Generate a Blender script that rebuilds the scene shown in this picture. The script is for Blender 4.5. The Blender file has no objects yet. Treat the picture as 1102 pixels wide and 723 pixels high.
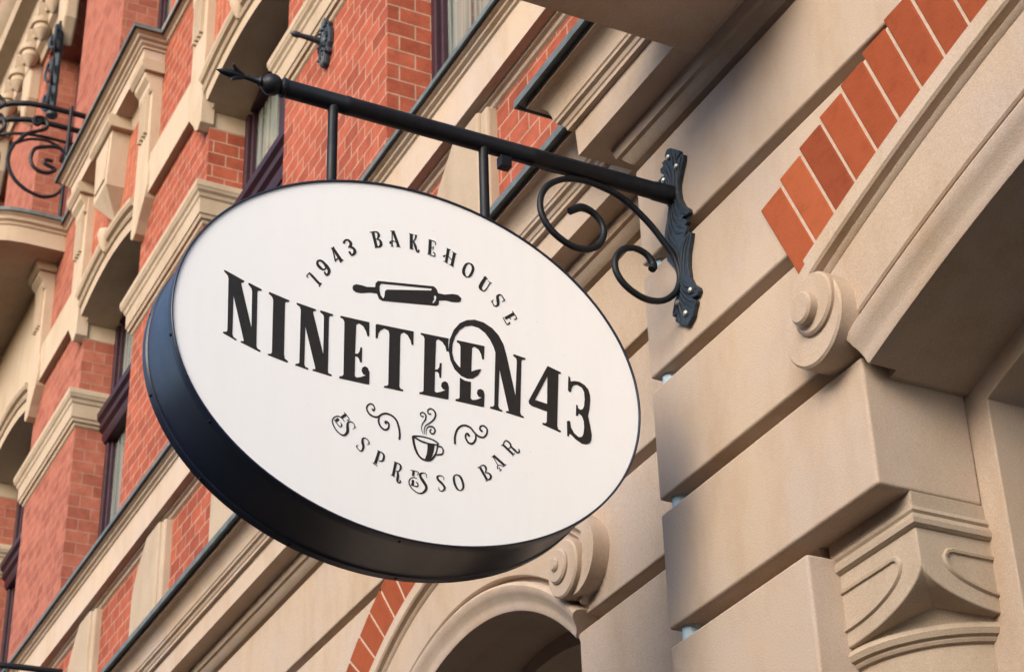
import bpy, bmesh, math, random
from mathutils import Vector, Matrix
random.seed(7)
PI = math.pi
SC = bpy.context.scene
COL = SC.collection

# ------------------------------------------------------------------ camera
cam_data = bpy.data.cameras.new('camera')
cam = bpy.data.objects.new('camera', cam_data)
COL.objects.link(cam)
SC.camera = cam
R0 = (0.4461246, 0.8945293, -0.0281115)
R1 = (-0.4702698, 0.2075795, -0.8577629)
R2 = (-0.7614586, 0.3958891, 0.5132764)
CAM = Vector((3.9417972, -2.6, 1.65))
cam.matrix_world = Matrix(((R0[0], -R1[0], -R2[0], CAM.x),
                           (R0[1], -R1[1], -R2[1], CAM.y),
                           (R0[2], -R1[2], -R2[2], CAM.z),
                           (0, 0, 0, 1)))
cam_data.sensor_width = 36
cam_data.lens = 2118 / 1102 * 36
cam_data.clip_start = 0.05
cam_data.clip_end = 500
cam_data.dof.use_dof = True
cam_data.dof.focus_distance = 5.05
cam_data.dof.aperture_fstop = 9.0

# ------------------------------------------------------------------ light
SUN_DIR = Vector((0.55, -1.0, 0.52)).normalized()      # towards the sun
elev = math.asin(SUN_DIR.z)
world = bpy.data.worlds.new('World')
SC.world = world
world.use_nodes = True
nt = world.node_tree
sky = nt.nodes.new('ShaderNodeTexSky')
sky.sky_type = 'NISHITA'
sky.sun_disc = False
sky.sun_elevation = elev
sky.sun_rotation = math.atan2(SUN_DIR.x, SUN_DIR.y)
sky.dust_density = 3.0
sky.air_density = 1.0
bg = nt.nodes['Background']
bg.inputs['Strength'].default_value = 0.15
nt.links.new(sky.outputs[0], bg.inputs['Color'])
sd = bpy.data.lights.new('sun', 'SUN')
sd.energy = 1.1
sd.angle = math.radians(42)
sd.color = (1.0, 0.95, 0.88)
sun = bpy.data.objects.new('sun', sd)
COL.objects.link(sun)
sun.rotation_euler = SUN_DIR.to_track_quat('Z', 'Y').to_euler()
sun.location = (0, -10, 20)
SC.view_settings.view_transform = 'Standard'
SC.view_settings.look = 'None'
SC.view_settings.exposure = 1.06
SC.view_settings.gamma = 1
SC.cycles.max_bounces = 8
SC.cycles.diffuse_bounces = 5

# ------------------------------------------------------------------ materials
def base_mat(name, rough=0.8, spec=0.3, metal=0.0):
    m = bpy.data.materials.new(name)
    m.use_nodes = True
    b = m.node_tree.nodes['Principled BSDF']
    b.inputs['Roughness'].default_value = rough
    b.inputs['Specular IOR Level'].default_value = spec
    b.inputs['Metallic'].default_value = metal
    return m, m.node_tree, b

def nd(t, kind, **kw):
    n = t.nodes.new(kind)
    for k, v in kw.items():
        setattr(n, k, v)
    return n

def pos(t):
    return nd(t, 'ShaderNodeNewGeometry').outputs['Position']

def noise(t, vec, scale, detail=4, rough=0.55):
    n = nd(t, 'ShaderNodeTexNoise')
    n.inputs['Scale'].default_value = scale
    n.inputs['Detail'].default_value = detail
    n.inputs['Roughness'].default_value = rough
    t.links.new(vec, n.inputs['Vector'])
    return n.outputs['Fac']

def ramp(t, fac, stops):
    r = nd(t, 'ShaderNodeValToRGB')
    el = r.color_ramp.elements
    while len(el) < len(stops):
        el.new(0.5)
    for e, (p, c) in zip(el, stops):
        e.position = p
        e.color = (*c, 1)
    t.links.new(fac, r.inputs[0])
    return r.outputs[0]

def mixc(t, fac, a, b, mode='MIX'):
    m = nd(t, 'ShaderNodeMix', data_type='RGBA', blend_type=mode)
    if isinstance(fac, float):
        m.inputs[0].default_value = fac
    else:
        t.links.new(fac, m.inputs[0])
    for i, c in ((6, a), (7, b)):
        if isinstance(c, tuple):
            m.inputs[i].default_value = (*c, 1)
        else:
            t.links.new(c, m.inputs[i])
    return m.outputs[2]

def bump(t, b, h, strength, dist):
    n = nd(t, 'ShaderNodeBump')
    n.inputs['Strength'].default_value = strength
    n.inputs['Distance'].default_value = dist
    t.links.new(h, n.inputs['Height'])
    t.links.new(n.outputs[0], b.inputs['Normal'])

def plaster(name, c1, c2, c3):
    m, t, b = base_mat(name, 0.88, 0.2)
    p = pos(t)
    big = ramp(t, noise(t, p, 1.7, 5, 0.6), [(0.35, c1), (0.65, c2)])
    mp = nd(t, 'ShaderNodeMapping')
    mp.inputs['Scale'].default_value = (2.2, 2.2, 0.9)
    t.links.new(p, mp.inputs[0])
    streak = ramp(t, noise(t, mp.outputs[0], 2.4, 6, 0.65), [(0.46, (0, 0, 0)), (0.78, (0.55, 0.55, 0.55))])
    col = mixc(t, streak, big, c3)
    grain = ramp(t, noise(t, p, 260, 2, 0.5), [(0.3, (0.86, 0.86, 0.86)), (0.7, (1.06, 1.06, 1.06))])
    col = mixc(t, 1.0, col, grain, 'MULTIPLY')
    isl = nd(t, 'ShaderNodeNewGeometry')
    blk = ramp(t, isl.outputs['Random Per Island'], [(0.0, (0.93, 0.925, 0.92)), (0.5, (1, 1, 1)), (1.0, (1.05, 1.06, 1.08))])
    col = mixc(t, 1.0, col, blk, 'MULTIPLY')
    spk = ramp(t, noise(t, p, 38, 2, 0.5), [(0.70, (0, 0, 0)), (0.78, (0.35, 0.35, 0.35))])
    col = mixc(t, spk, col, c3)
    t.links.new(col, b.inputs['Base Color'])
    ad = nd(t, 'ShaderNodeMath', operation='ADD')
    t.links.new(noise(t, p, 220, 3, 0.6), ad.inputs[0])
    t.links.new(noise(t, p, 9, 3, 0.5), ad.inputs[1])
    bump(t, b, ad.outputs[0], 0.35, 0.0028)
    return m

PLASTER = plaster('cream_plaster', (0.50, 0.388, 0.290), (0.47, 0.385, 0.330), (0.37, 0.245, 0.135))
STONE = plaster('cream_stone', (0.46, 0.375, 0.292), (0.43, 0.34, 0.255), (0.31, 0.225, 0.15))

def brick(name, c1, c2, mortar, swap=False, w=0.16, h=0.0865):
    m, t, b = base_mat(name, 0.85, 0.2)
    p = pos(t)
    s = nd(t, 'ShaderNodeSeparateXYZ'); t.links.new(p, s.inputs[0])
    a = nd(t, 'ShaderNodeMath', operation='ADD')
    t.links.new(s.outputs[0], a.inputs[0]); t.links.new(s.outputs[1], a.inputs[1])
    c = nd(t, 'ShaderNodeCombineXYZ')
    if swap:
        t.links.new(s.outputs[2], c.inputs[0]); t.links.new(a.outputs[0], c.inputs[1])
    else:
        t.links.new(a.outputs[0], c.inputs[0]); t.links.new(s.outputs[2], c.inputs[1])
    k = nd(t, 'ShaderNodeTexBrick')
    k.offset = 0.5
    k.inputs['Scale'].default_value = 1
    k.inputs['Mortar Size'].default_value = 0.0042
    k.inputs['Mortar Smooth'].default_value = 0.15
    k.inputs['Bias'].default_value = -0.1
    k.inputs['Brick Width'].default_value = w
    k.inputs['Row Height'].default_value = h
    k.inputs['Color1'].default_value = (*c1, 1)
    k.inputs['Color2'].default_value = (*c2, 1)
    k.inputs['Mortar'].default_value = (*mortar, 1)
    t.links.new(c.outputs[0], k.inputs['Vector'])
    v = ramp(t, noise(t, p, 14, 4, 0.6), [(0.3, (0.80, 0.78, 0.76)), (0.7, (1.12, 1.14, 1.16))])
    col = mixc(t, 1.0, k.outputs['Color'], v, 'MULTIPLY')
    g = ramp(t, noise(t, p, 120, 3, 0.6), [(0.3, (0.88, 0.86, 0.84)), (0.7, (1.08, 1.08, 1.08))])
    col = mixc(t, 1.0, col, g, 'MULTIPLY')
    t.links.new(col, b.inputs['Base Color'])
    inv = nd(t, 'ShaderNodeMath', operation='MULTIPLY_ADD')
    t.links.new(k.outputs['Fac'], inv.inputs[0])
    inv.inputs[1].default_value = -1.0
    t.links.new(noise(t, p, 90, 3, 0.6), inv.inputs[2])
    bump(t, b, inv.outputs[0], 0.5, 0.004)
    return m

BRICK = brick('orange_brick', (0.35, 0.090, 0.052), (0.235, 0.055, 0.033), (0.38, 0.255, 0.19))
BRICK_UP = brick('salmon_brick', (0.35, 0.118, 0.082), (0.25, 0.074, 0.052), (0.33, 0.18, 0.135))
BRICK_V = brick('upright_brick', (0.38, 0.112, 0.064), (0.30, 0.080, 0.046), (0.40, 0.28, 0.21), swap=True, w=0.26, h=0.085)

BRICK_D = brick('dark_brick', (0.16, 0.07, 0.045), (0.11, 0.05, 0.035), (0.2, 0.16, 0.13), w=0.25, h=0.08)

def loose_brick():
    m, t, b = base_mat('voussoir_brick', 0.85, 0.2)
    g = nd(t, 'ShaderNodeNewGeometry')
    p = g.outputs['Position']
    a = ramp(t, g.outputs['Random Per Island'], [(0.0, (0.20, 0.044, 0.018)), (0.5, (0.29, 0.066, 0.024)), (1.0, (0.35, 0.090, 0.034))])
    v = ramp(t, noise(t, p, 16, 5, 0.7), [(0.30, (0.84, 0.80, 0.76)), (0.5, (1, 1, 1)), (0.75, (1.08, 1.1, 1.12))])
    col = mixc(t, 1.0, a, v, 'MULTIPLY')
    sp = ramp(t, noise(t, p, 70, 3, 0.6), [(0.66, (0, 0, 0)), (0.72, (0.5, 0.5, 0.5))])
    col = mixc(t, sp, col, (0.16, 0.05, 0.025))
    t.links.new(col, b.inputs['Base Color'])
    bump(t, b, noise(t, p, 120, 4, 0.65), 0.5, 0.0025)
    return m
LOOSE = loose_brick()

def simple(name, c, rough=0.6, spec=0.4, metal=0.0, var=0.15, scale=30, bmp=0.0, coat=0.0, rv=0.0):
    m, t, b = base_mat(name, rough, spec, metal)
    p = pos(t)
    n = noise(t, p, scale, 4, 0.6)
    lo = tuple(x * (1 - var) for x in c); hi = tuple(min(1, x * (1 + var)) for x in c)
    t.links.new(ramp(t, n, [(0.3, lo), (0.7, hi)]), b.inputs['Base Color'])
    if bmp:
        bump(t, b, noise(t, p, scale * 6, 3, 0.6), 0.4, bmp)
    if coat:
        b.inputs['Coat Weight'].default_value = coat
        b.inputs['Coat Roughness'].default_value = 0.25
    if rv:
        r = nd(t, 'ShaderNodeMapRange')
        t.links.new(noise(t, p, 12, 5, 0.7), r.inputs[0])
        r.inputs[3].default_value = max(0, rough - rv); r.inputs[4].default_value = rough + rv
        t.links.new(r.outputs[0], b.inputs['Roughness'])
    return m

MORTAR = simple('lime_mortar', (0.48, 0.38, 0.30), 0.95, 0.1, var=0.1, scale=60, bmp=0.002)
LEAD = simple('lead_flashing', (0.105, 0.13, 0.14), 0.6, 0.35, 0.0, var=0.3, scale=12, bmp=0.001)
IRON = simple('black_iron', (0.007, 0.009, 0.014), 0.5, 0.3, 0.0, var=0.35, scale=40, bmp=0.0006, rv=0.15)
CASTIRON = simple('grey_cast_iron', (0.022, 0.032, 0.046), 0.5, 0.4, 0.0, var=0.4, scale=60, bmp=0.0008)
DRUM = simple('navy_black_enamel', (0.013, 0.019, 0.040), 0.32, 0.32, 0.0, var=0.2, scale=8, coat=0.12, rv=0.10)
FACE = simple('white_sign_face', (0.865, 0.90, 0.93), 0.45, 0.25, var=0.012, scale=3)
_t = FACE.node_tree
_p = pos(_t)
_m = nd(_t, 'ShaderNodeMapping'); _m.inputs['Scale'].default_value = (1, 9, 1.2)
_t.links.new(_p, _m.inputs[0])
_st = ramp(_t, noise(_t, _m.outputs[0], 3.0, 6, 0.7), [(0.45, (1, 1, 1)), (0.85, (0.975, 0.972, 0.965))])
_sp = ramp(_t, noise(_t, _p, 75, 2, 0.5), [(0.72, (1, 1, 1)), (0.80, (0.92, 0.91, 0.90))])
_c = mixc(_t, 1.0, _st, _sp, 'MULTIPLY')
_c = mixc(_t, 1.0, _c, (0.83, 0.845, 0.86), 'MULTIPLY')
_t.links.new(_c, _t.nodes['Principled BSDF'].inputs['Base Color'])
_b = FACE.node_tree.nodes['Principled BSDF']           # faint emission added only to brighten the white face
_b.inputs['Emission Color'].default_value = (0.96, 0.98, 1.0, 1)
_b.inputs['Emission Strength'].default_value = 0.01
INK = simple('black_vinyl', (0.018, 0.016, 0.016), 0.6, 0.3, var=0.2, scale=50)
PLUM = simple('plum_painted_wood', (0.028, 0.009, 0.018), 0.5, 0.4, var=0.25, scale=20)
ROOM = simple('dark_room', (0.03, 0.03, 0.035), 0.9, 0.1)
PIPE = simple('pale_blue_pipe', (0.42, 0.58, 0.68), 0.5, 0.4, var=0.06)
ZINC = simple('zinc_screw', (0.55, 0.55, 0.50), 0.4, 0.5, 0.7)
ASPHALT = simple('street_asphalt', (0.05, 0.045, 0.04), 0.9, 0.2, var=0.2, scale=20)
PAVE = simple('pavement_slabs', (0.085, 0.068, 0.052), 0.9, 0.2, var=0.15, scale=3)

def glass():
    m, t, b = base_mat('window_glass', 0.04, 0.5)
    b.inputs['Base Color'].default_value = (0.9, 0.95, 0.95, 1)
    tr = nd(t, 'ShaderNodeBsdfTransparent')
    tr.inputs[0].default_value = (0.80, 0.86, 0.86, 1)
    gl = nd(t, 'ShaderNodeBsdfGlossy'); gl.inputs['Roughness'].default_value = 0.03
    fr = nd(t, 'ShaderNodeFresnel'); fr.inputs[0].default_value = 1.5
    mx = nd(t, 'ShaderNodeMixShader')
    t.links.new(fr.outputs[0], mx.inputs[0]); t.links.new(tr.outputs[0], mx.inputs[1]); t.links.new(gl.outputs[0], mx.inputs[2])
    t.links.new(mx.outputs[0], t.nodes['Material Output'].inputs['Surface'])
    return m
GLASS = glass()

def net_glass():
    # window glass with a pale pleated net curtain hanging directly behind it
    m, t, b = base_mat('curtained_glass', 0.06, 0.6)
    p = pos(t)
    mp = nd(t, 'ShaderNodeMapping'); mp.inputs['Scale'].default_value = (16, 1, 0.5)
    t.links.new(p, mp.inputs[0])
    pl = ramp(t, noise(t, mp.outputs[0], 1.6, 2, 0.5), [(0.35, (0.05, 0.07, 0.065)), (0.5, (0.20, 0.23, 0.215)), (0.68, (0.30, 0.33, 0.31))])
    t.links.new(pl, b.inputs['Base Color'])
    b.inputs['Coat Weight'].default_value = 0.6
    b.inputs['Coat Roughness'].default_value = 0.03
    return m
NETGLASS = net_glass()

# ------------------------------------------------------------------ mesh helpers
ORG = {}
def thing(name, loc, label, cat, group=None):
    o = bpy.data.objects.new(name, None)
    o.empty_display_size = 0.2
    COL.objects.link(o)
    o.location = loc
    o['label'] = label; o['category'] = cat
    if group: o['group'] = group
    ORG[o.name] = Vector(loc)
    return o

def obj(name, bm, mat, parent=None, bevel=0.0, smooth=False, label=None, segs=2, wn=False):
    off = ORG[parent.name] if parent else Vector((0, 0, 0))
    bmesh.ops.recalc_face_normals(bm, faces=bm.faces[:])
    bmesh.ops.translate(bm, verts=bm.verts[:], vec=-off)
    me = bpy.data.meshes.new(name)
    bm.to_mesh(me); bm.free()
    me.materials.append(mat)
    o = bpy.data.objects.new(name, me)
    COL.objects.link(o)
    if parent:
        o.parent = parent
    ORG[o.name] = off
    if smooth:
        for p in me.polygons: p.use_smooth = True
        try:
            me.set_sharp_from_angle(angle=math.radians(smooth if smooth > 1 else 35))
        except Exception:
            pass
    if bevel:
        md = o.modifiers.new('bevel', 'BEVEL')
        md.width = bevel; md.segments = segs; md.limit_method = 'ANGLE'; md.angle_limit = math.radians(40)
        md.harden_normals = False
    if label: o['label'] = label
    return o

def face(bm, vs):
    try:
        return bm.faces.new(vs)
    except ValueError:
        return None

def prism(bm, pts, lo, hi, axis='y'):
    """extrude a 2-D polygon: axis y -> pts are (x,z); axis z -> (x,y); axis x -> (y,z)"""
    def P(a, b, c):
        return (a, c, b) if axis == 'y' else ((a, b, c) if axis == 'z' else (c, a, b))
    A = [bm.verts.new(P(a, b, lo)) for a, b in pts]
    B = [bm.verts.new(P(a, b, hi)) for a, b in pts]
    face(bm, A); face(bm, B[::-1])
    n = len(pts)
    for i in range(n):
        face(bm, (A[i], B[i], B[(i + 1) % n], A[(i + 1) % n]))

def box(bm, x0, x1, y0, y1, z0, z1):
    prism(bm, [(x0, y0), (x1, y0), (x1, y1), (x0, y1)], z0, z1, 'z')

def sweep(bm, prof, path, closed=False):
    """prof: closed list of (p outward, z); path: plan points going so that outward is on the right"""
    n = len(path); rings = []
    def nrm(a, b):
        d = Vector((b[0] - a[0], b[1] - a[1])); d.normalize()
        return Vector((d.y, -d.x))
    for i in range(n):
        if closed:
            n1 = nrm(path[i - 1], path[i]); n2 = nrm(path[i], path[(i + 1) % n])
        else:
            n1 = nrm(path[i - 1], path[i]) if i else nrm(path[0], path[1])
            n2 = nrm(path[i], path[i + 1]) if i < n - 1 else n1
        m = (n1 + n2) / (1 + n1.dot(n2))
        rings.append([bm.verts.new((path[i][0] + m.x * p, path[i][1] + m.y * p, z)) for p, z in prof])
    k = len(prof)
    for i in range(n if closed else n - 1):
        a, b = rings[i], rings[(i + 1) % n]
        for j in range(k):
            face(bm, (a[j], b[j], b[(j + 1) % k], a[(j + 1) % k]))
    if not closed:
        face(bm, rings[0]); face(bm, rings[-1][::-1])

def ring(bm, cx, zc, prof, y0, a0, a1, n=48):
    """prof: closed (r, p) ; arc from angle a0 to a1 in the XZ plane, p towards -y"""
    rings = []
    for i in range(n + 1):
        a = a0 + (a1 - a0) * i / n
        rings.append([bm.verts.new((cx + r * math.cos(a), y0 - p, zc + r * math.sin(a))) for r, p in prof])
    k = len(prof)
    for i in range(n):
        for j in range(k):
            face(bm, (rings[i][j], rings[i + 1][j], rings[i + 1][(j + 1) % k], rings[i][(j + 1) % k]))
    face(bm, rings[0]); face(bm, rings[-1][::-1])

def catmull(pts, n=6):
    out = []
    m = len(pts)
    for i in range(m - 1):
        p0 = pts[max(i - 1, 0)]; p1 = pts[i]; p2 = pts[i + 1]; p3 = pts[min(i + 2, m - 1)]
        for s in range(n):
            t = s / n
            out.append(tuple(0.5 * ((2 * b) + (-a + c) * t + (2 * a - 5 * b + 4 * c - d) * t * t + (-a + 3 * b - 3 * c + d) * t ** 3)
                             for a, b, c, d in zip(p0, p1, p2, p3)))
    out.append(tuple(pts[-1]))
    return out

def tube(bm, pts, r, seg=10, flat=1.0):
    """round bar through 3-D points; r a number or a list"""
    pts = [Vector(p) for p in pts]
    n = len(pts); rings = []
    up = None
    for i in range(n):
        d = (pts[min(i + 1, n - 1)] - pts[max(i - 1, 0)]).normalized()
        if up is None:
            up = d.orthogonal().normalized()
        up = (up - d * up.dot(d)).normalized()
        s = d.cross(up)
        rr = r[i] if isinstance(r, (list, tuple)) else r
        rings.append([bm.verts.new(pts[i] + (up * math.cos(2 * PI * j / seg) + s * math.sin(2 * PI * j / seg) * flat) * rr) for j in range(seg)])
    for i in range(n - 1):
        for j in range(seg):
            face(bm, (rings[i][j], rings[i][(j + 1) % seg], rings[i + 1][(j + 1) % seg], rings[i + 1][j]))
    face(bm, rings[0][::-1]); face(bm, rings[-1])

def lathe(bm, org, axis, prof, seg=24):
    """prof (distance along axis, radius)"""
    axis = Vector(axis).normalized(); u = axis.orthogonal().normalized(); v = axis.cross(u); org = Vector(org)
    rings = [[bm.verts.new(org + axis * d + (u * math.cos(2 * PI * j / seg) + v * math.sin(2 * PI * j / seg)) * max(r, 1e-4)) for j in range(seg)] for d, r in prof]
    for a, b in zip(rings, rings[1:]):
        for j in range(seg):
            face(bm, (a[j], a[(j + 1) % seg], b[(j + 1) % seg], b[j]))
    face(bm, rings[0][::-1]); face(bm, rings[-1])
NAME=[[[(-1.3701,4.2535),(-1.3629,4.2526),(-1.317,4.236),(-1.3186,4.2315),(-1.3239,4.229),(-1.3245,4.2248),(-1.2935,4.1082),(-1.296,4.2098),(-1.2978,4.2194),(-1.307,4.2293),(-1.3057,4.2337),(-1.2718,4.2233),(-1.2731,4.2189),(-1.28,4.2179),(-1.2827,4.2132),(-1.2791,4.0624),(-1.2771,4.0558),(-1.2679,4.0513),(-1.2699,4.0473),(-1.319,4.0626),(-1.3178,4.0664),(-1.3121,4.0662),(-1.3115,4.0703),(-1.3426,4.1878),(-1.3403,4.079),(-1.3372,4.072),(-1.3292,4.068),(-1.3304,4.0646),(-1.3639,4.0772),(-1.3631,4.0814),(-1.3553,4.0825),(-1.3531,4.0877),(-1.3573,4.2325),(-1.3594,4.2401),(-1.3692,4.2497)]],[[(-1.2528,4.22),(-1.2506,4.2206),(-1.2,4.2098),(-1.2017,4.2045),(-1.2082,4.2037),(-1.2107,4.199),(-1.2088,4.0555),(-1.2066,4.0442),(-1.1978,4.0384),(-1.1991,4.0342),(-1.2498,4.0438),(-1.2485,4.048),(-1.242,4.0484),(-1.2394,4.0541),(-1.2415,4.2014),(-1.2443,4.2088),(-1.2533,4.2154)]],[[(-1.1811,4.2076),(-1.1759,4.2077),(-1.1294,4.2014),(-1.1312,4.1965),(-1.1363,4.1952),(-1.1373,4.1901),(-1.108,4.0784),(-1.1085,4.183),(-1.1102,4.1907),(-1.1196,4.1973),(-1.1179,4.2019),(-1.0846,4.1983),(-1.086,4.1935),(-1.0927,4.1918),(-1.0955,4.1862),(-1.0949,4.0339),(-1.093,4.0293),(-1.0845,4.0273),(-1.0866,4.0228),(-1.135,4.0274),(-1.1337,4.0317),(-1.1278,4.0322),(-1.128,4.0381),(-1.1565,4.1469),(-1.1561,4.0394),(-1.1534,4.0334),(-1.1449,4.031),(-1.1466,4.0267),(-1.1795,4.032),(-1.1781,4.0362),(-1.1717,4.0378),(-1.1689,4.0423),(-1.1695,4.1902),(-1.172,4.1985),(-1.1802,4.2029)]],[[(-1.0654,4.1986),(-1.0617,4.1995),(-.9879,4.1993),(-.9879,4.1595),(-.9925,4.1576),(-.9964,4.1718),(-1.0041,4.1842),(-1.0155,4.1896),(-1.023,4.1837),(-1.0249,4.1001),(-1.0182,4.1017),(-1.0134,4.1089),(-1.0109,4.1215),(-1.0064,4.1226),(-1.0067,4.0803),(-1.0111,4.0793),(-1.0143,4.0885),(-1.0188,4.0935),(-1.0248,4.0933),(-1.0251,4.0382),(-1.021,4.034),(-1.0099,4.0377),(-.9951,4.0463),(-1.0025,4.0473),(-1.0071,4.0562),(-1.0057,4.0653),(-.9983,4.071),(-.9908,4.068),(-.9862,4.0571),(-.9866,4.0232),(-.9911,4.0218),(-1.066,4.0221),(-1.0646,4.0279),(-1.058,4.0294),(-1.0544,4.0354),(-1.0543,4.1841),(-1.0578,4.1915),(-1.0661,4.1947)]],[[(-.9682,4.1995),(-.8676,4.202),(-.8684,4.1636),(-.8732,4.1617),(-.8758,4.1736),(-.8839,4.1874),(-.8942,4.1928),(-.9023,4.1869),(-.9041,4.1786),(-.9065,4.0349),(-.9032,4.0292),(-.8953,4.0279),(-.8978,4.0235),(-.9475,4.0229),(-.9465,4.0277),(-.9393,4.0294),(-.9361,4.0346),(-.9338,4.1792),(-.9364,4.1884),(-.9474,4.1916),(-.9583,4.1831),(-.9637,4.172),(-.9654,4.1598),(-.9705,4.1578),(-.9711,4.1956)]],[[(-.8479,4.2028),(-.8442,4.2029),(-.7705,4.2049),(-.7721,4.1926),(-.7717,4.167),(-.777,4.1657),(-.7798,4.1789),(-.7883,4.1907),(-.7995,4.1959),(-.8059,4.1904),(-.8096,4.1052),(-.8022,4.1077),(-.7977,4.1158),(-.7961,4.1271),(-.7908,4.1283),(-.7928,4.0858),(-.7972,4.0856),(-.7986,4.0961),(-.803,4.1009),(-.8097,4.1001),(-.8113,4.043),(-.8065,4.0403),(-.7954,4.0447),(-.7798,4.054),(-.788,4.0541),(-.7934,4.0625),(-.7907,4.0727),(-.7821,4.0782),(-.7748,4.0744),(-.7719,4.0635),(-.7735,4.0293),(-.7779,4.0275),(-.8531,4.0267),(-.852,4.0316),(-.8451,4.0331),(-.8414,4.0382),(-.8376,4.1887),(-.8405,4.1959),(-.8483,4.1988)]],[[(-.7472,4.2055),(-.7432,4.2056),(-.6699,4.2065),(-.6724,4.1671),(-.6772,4.1659),(-.6797,4.1799),(-.6866,4.1929),(-.6985,4.1984),(-.7053,4.1926),(-.7092,4.1192),(-.7396,4.1122),(-.7379,4.189),(-.7402,4.1968),(-.7481,4.2003)]],[[(-.741,4.0976),(-.7281,4.0923),(-.7105,4.0923),(-.7122,4.0452),(-.7075,4.0413),(-.6957,4.0448),(-.6805,4.0543),(-.6896,4.0551),(-.6945,4.0633),(-.6919,4.0741),(-.6839,4.0783),(-.6761,4.0756),(-.6732,4.0661),(-.6752,4.0299),(-.6803,4.028),(-.7545,4.0289),(-.7529,4.0341),(-.7467,4.0354),(-.7427,4.0404)]],[[(-.6807,4.1349),(-.6894,4.1176),(-.7043,4.1039),(-.7201,4.1003),(-.7378,4.1044),(-.7552,4.1188),(-.7666,4.1429),(-.7713,4.1707),(-.7678,4.2026),(-.7555,4.2349),(-.7392,4.2578),(-.719,4.2721),(-.6968,4.2789),(-.6707,4.2768),(-.6467,4.2657),(-.6289,4.2488),(-.6154,4.2246),(-.6064,4.1889),(-.5856,4.0796),(-.5782,4.1829),(-.5792,4.1911),(-.5887,4.1981),(-.5869,4.2027),(-.5525,4.1982),(-.5547,4.1935),(-.5625,4.1916),(-.5651,4.186),(-.5739,4.0352),(-.5714,4.0276),(-.5634,4.0253),(-.5656,4.0215),(-.614,4.0264),(-.6123,4.0316),(-.6059,4.0314),(-.6073,4.04),(-.6289,4.1481),(-.6355,4.0399),(-.6321,4.0325),(-.6238,4.0303),(-.6259,4.0262),(-.6587,4.0287),(-.6574,4.0339),(-.6506,4.0345),(-.6465,4.0403),(-.6392,4.1958),(-.6441,4.2114),(-.6537,4.2301),(-.6673,4.2467),(-.6852,4.2576),(-.7052,4.2594),(-.7234,4.2524),(-.7395,4.2375),(-.7526,4.2147),(-.7601,4.1899),(-.7616,4.1647),(-.7568,4.1452),(-.7471,4.133),(-.7374,4.125),(-.7237,4.1208),(-.7079,4.1236),(-.6959,4.1305),(-.6839,4.1358)]],[[(-.4893,4.1902),(-.4507,4.18),(-.4525,4.175),(-.4585,4.1744),(-.4588,4.1674),(-.4689,4.0183),(-.4667,4.0103),(-.4584,4.0065),(-.4608,4.0023),(-.5113,4.0147),(-.5097,4.0195),(-.5031,4.0191),(-.4984,4.0249),(-.4964,4.0551),(-.5399,4.0616),(-.5471,4.0663),(-.5483,4.0735),(-.5459,4.0796),(-.4925,4.1845)],[(-.4909,4.1592),(-.53,4.0813),(-.4955,4.077)]],[[(-.4292,4.1742),(-.4248,4.1714),(-.4235,4.159),(-.4127,4.1634),(-.3976,4.1642),(-.3827,4.158),(-.3719,4.147),(-.3679,4.1307),(-.368,4.1155),(-.3712,4.092),(-.377,4.0681),(-.3722,4.0391),(-.3691,4.0136),(-.3715,3.9983),(-.3769,3.989),(-.3865,3.9836),(-.3995,3.9831),(-.4176,3.9922),(-.4318,4.0048),(-.4349,4.0034),(-.4367,3.9963),(-.4411,3.9965),(-.4398,4.0387),(-.4356,4.0415),(-.4308,4.0407),(-.4291,4.0232),(-.4205,4.0083),(-.4079,3.9998),(-.3985,4.0029),(-.3935,4.0122),(-.3902,4.0315),(-.3904,4.0502),(-.3953,4.0641),(-.4032,4.0699),(-.4078,4.0614),(-.4126,4.0615),(-.4102,4.094),(-.4062,4.0926),(-.4054,4.0845),(-.3989,4.0814),(-.3923,4.0844),(-.3873,4.0942),(-.3842,4.1157),(-.3846,4.1365),(-.3908,4.1485),(-.4038,4.154),(-.4153,4.1498),(-.4214,4.1397),(-.4235,4.1289),(-.4277,4.1264),(-.4324,4.1315)]]]
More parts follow.
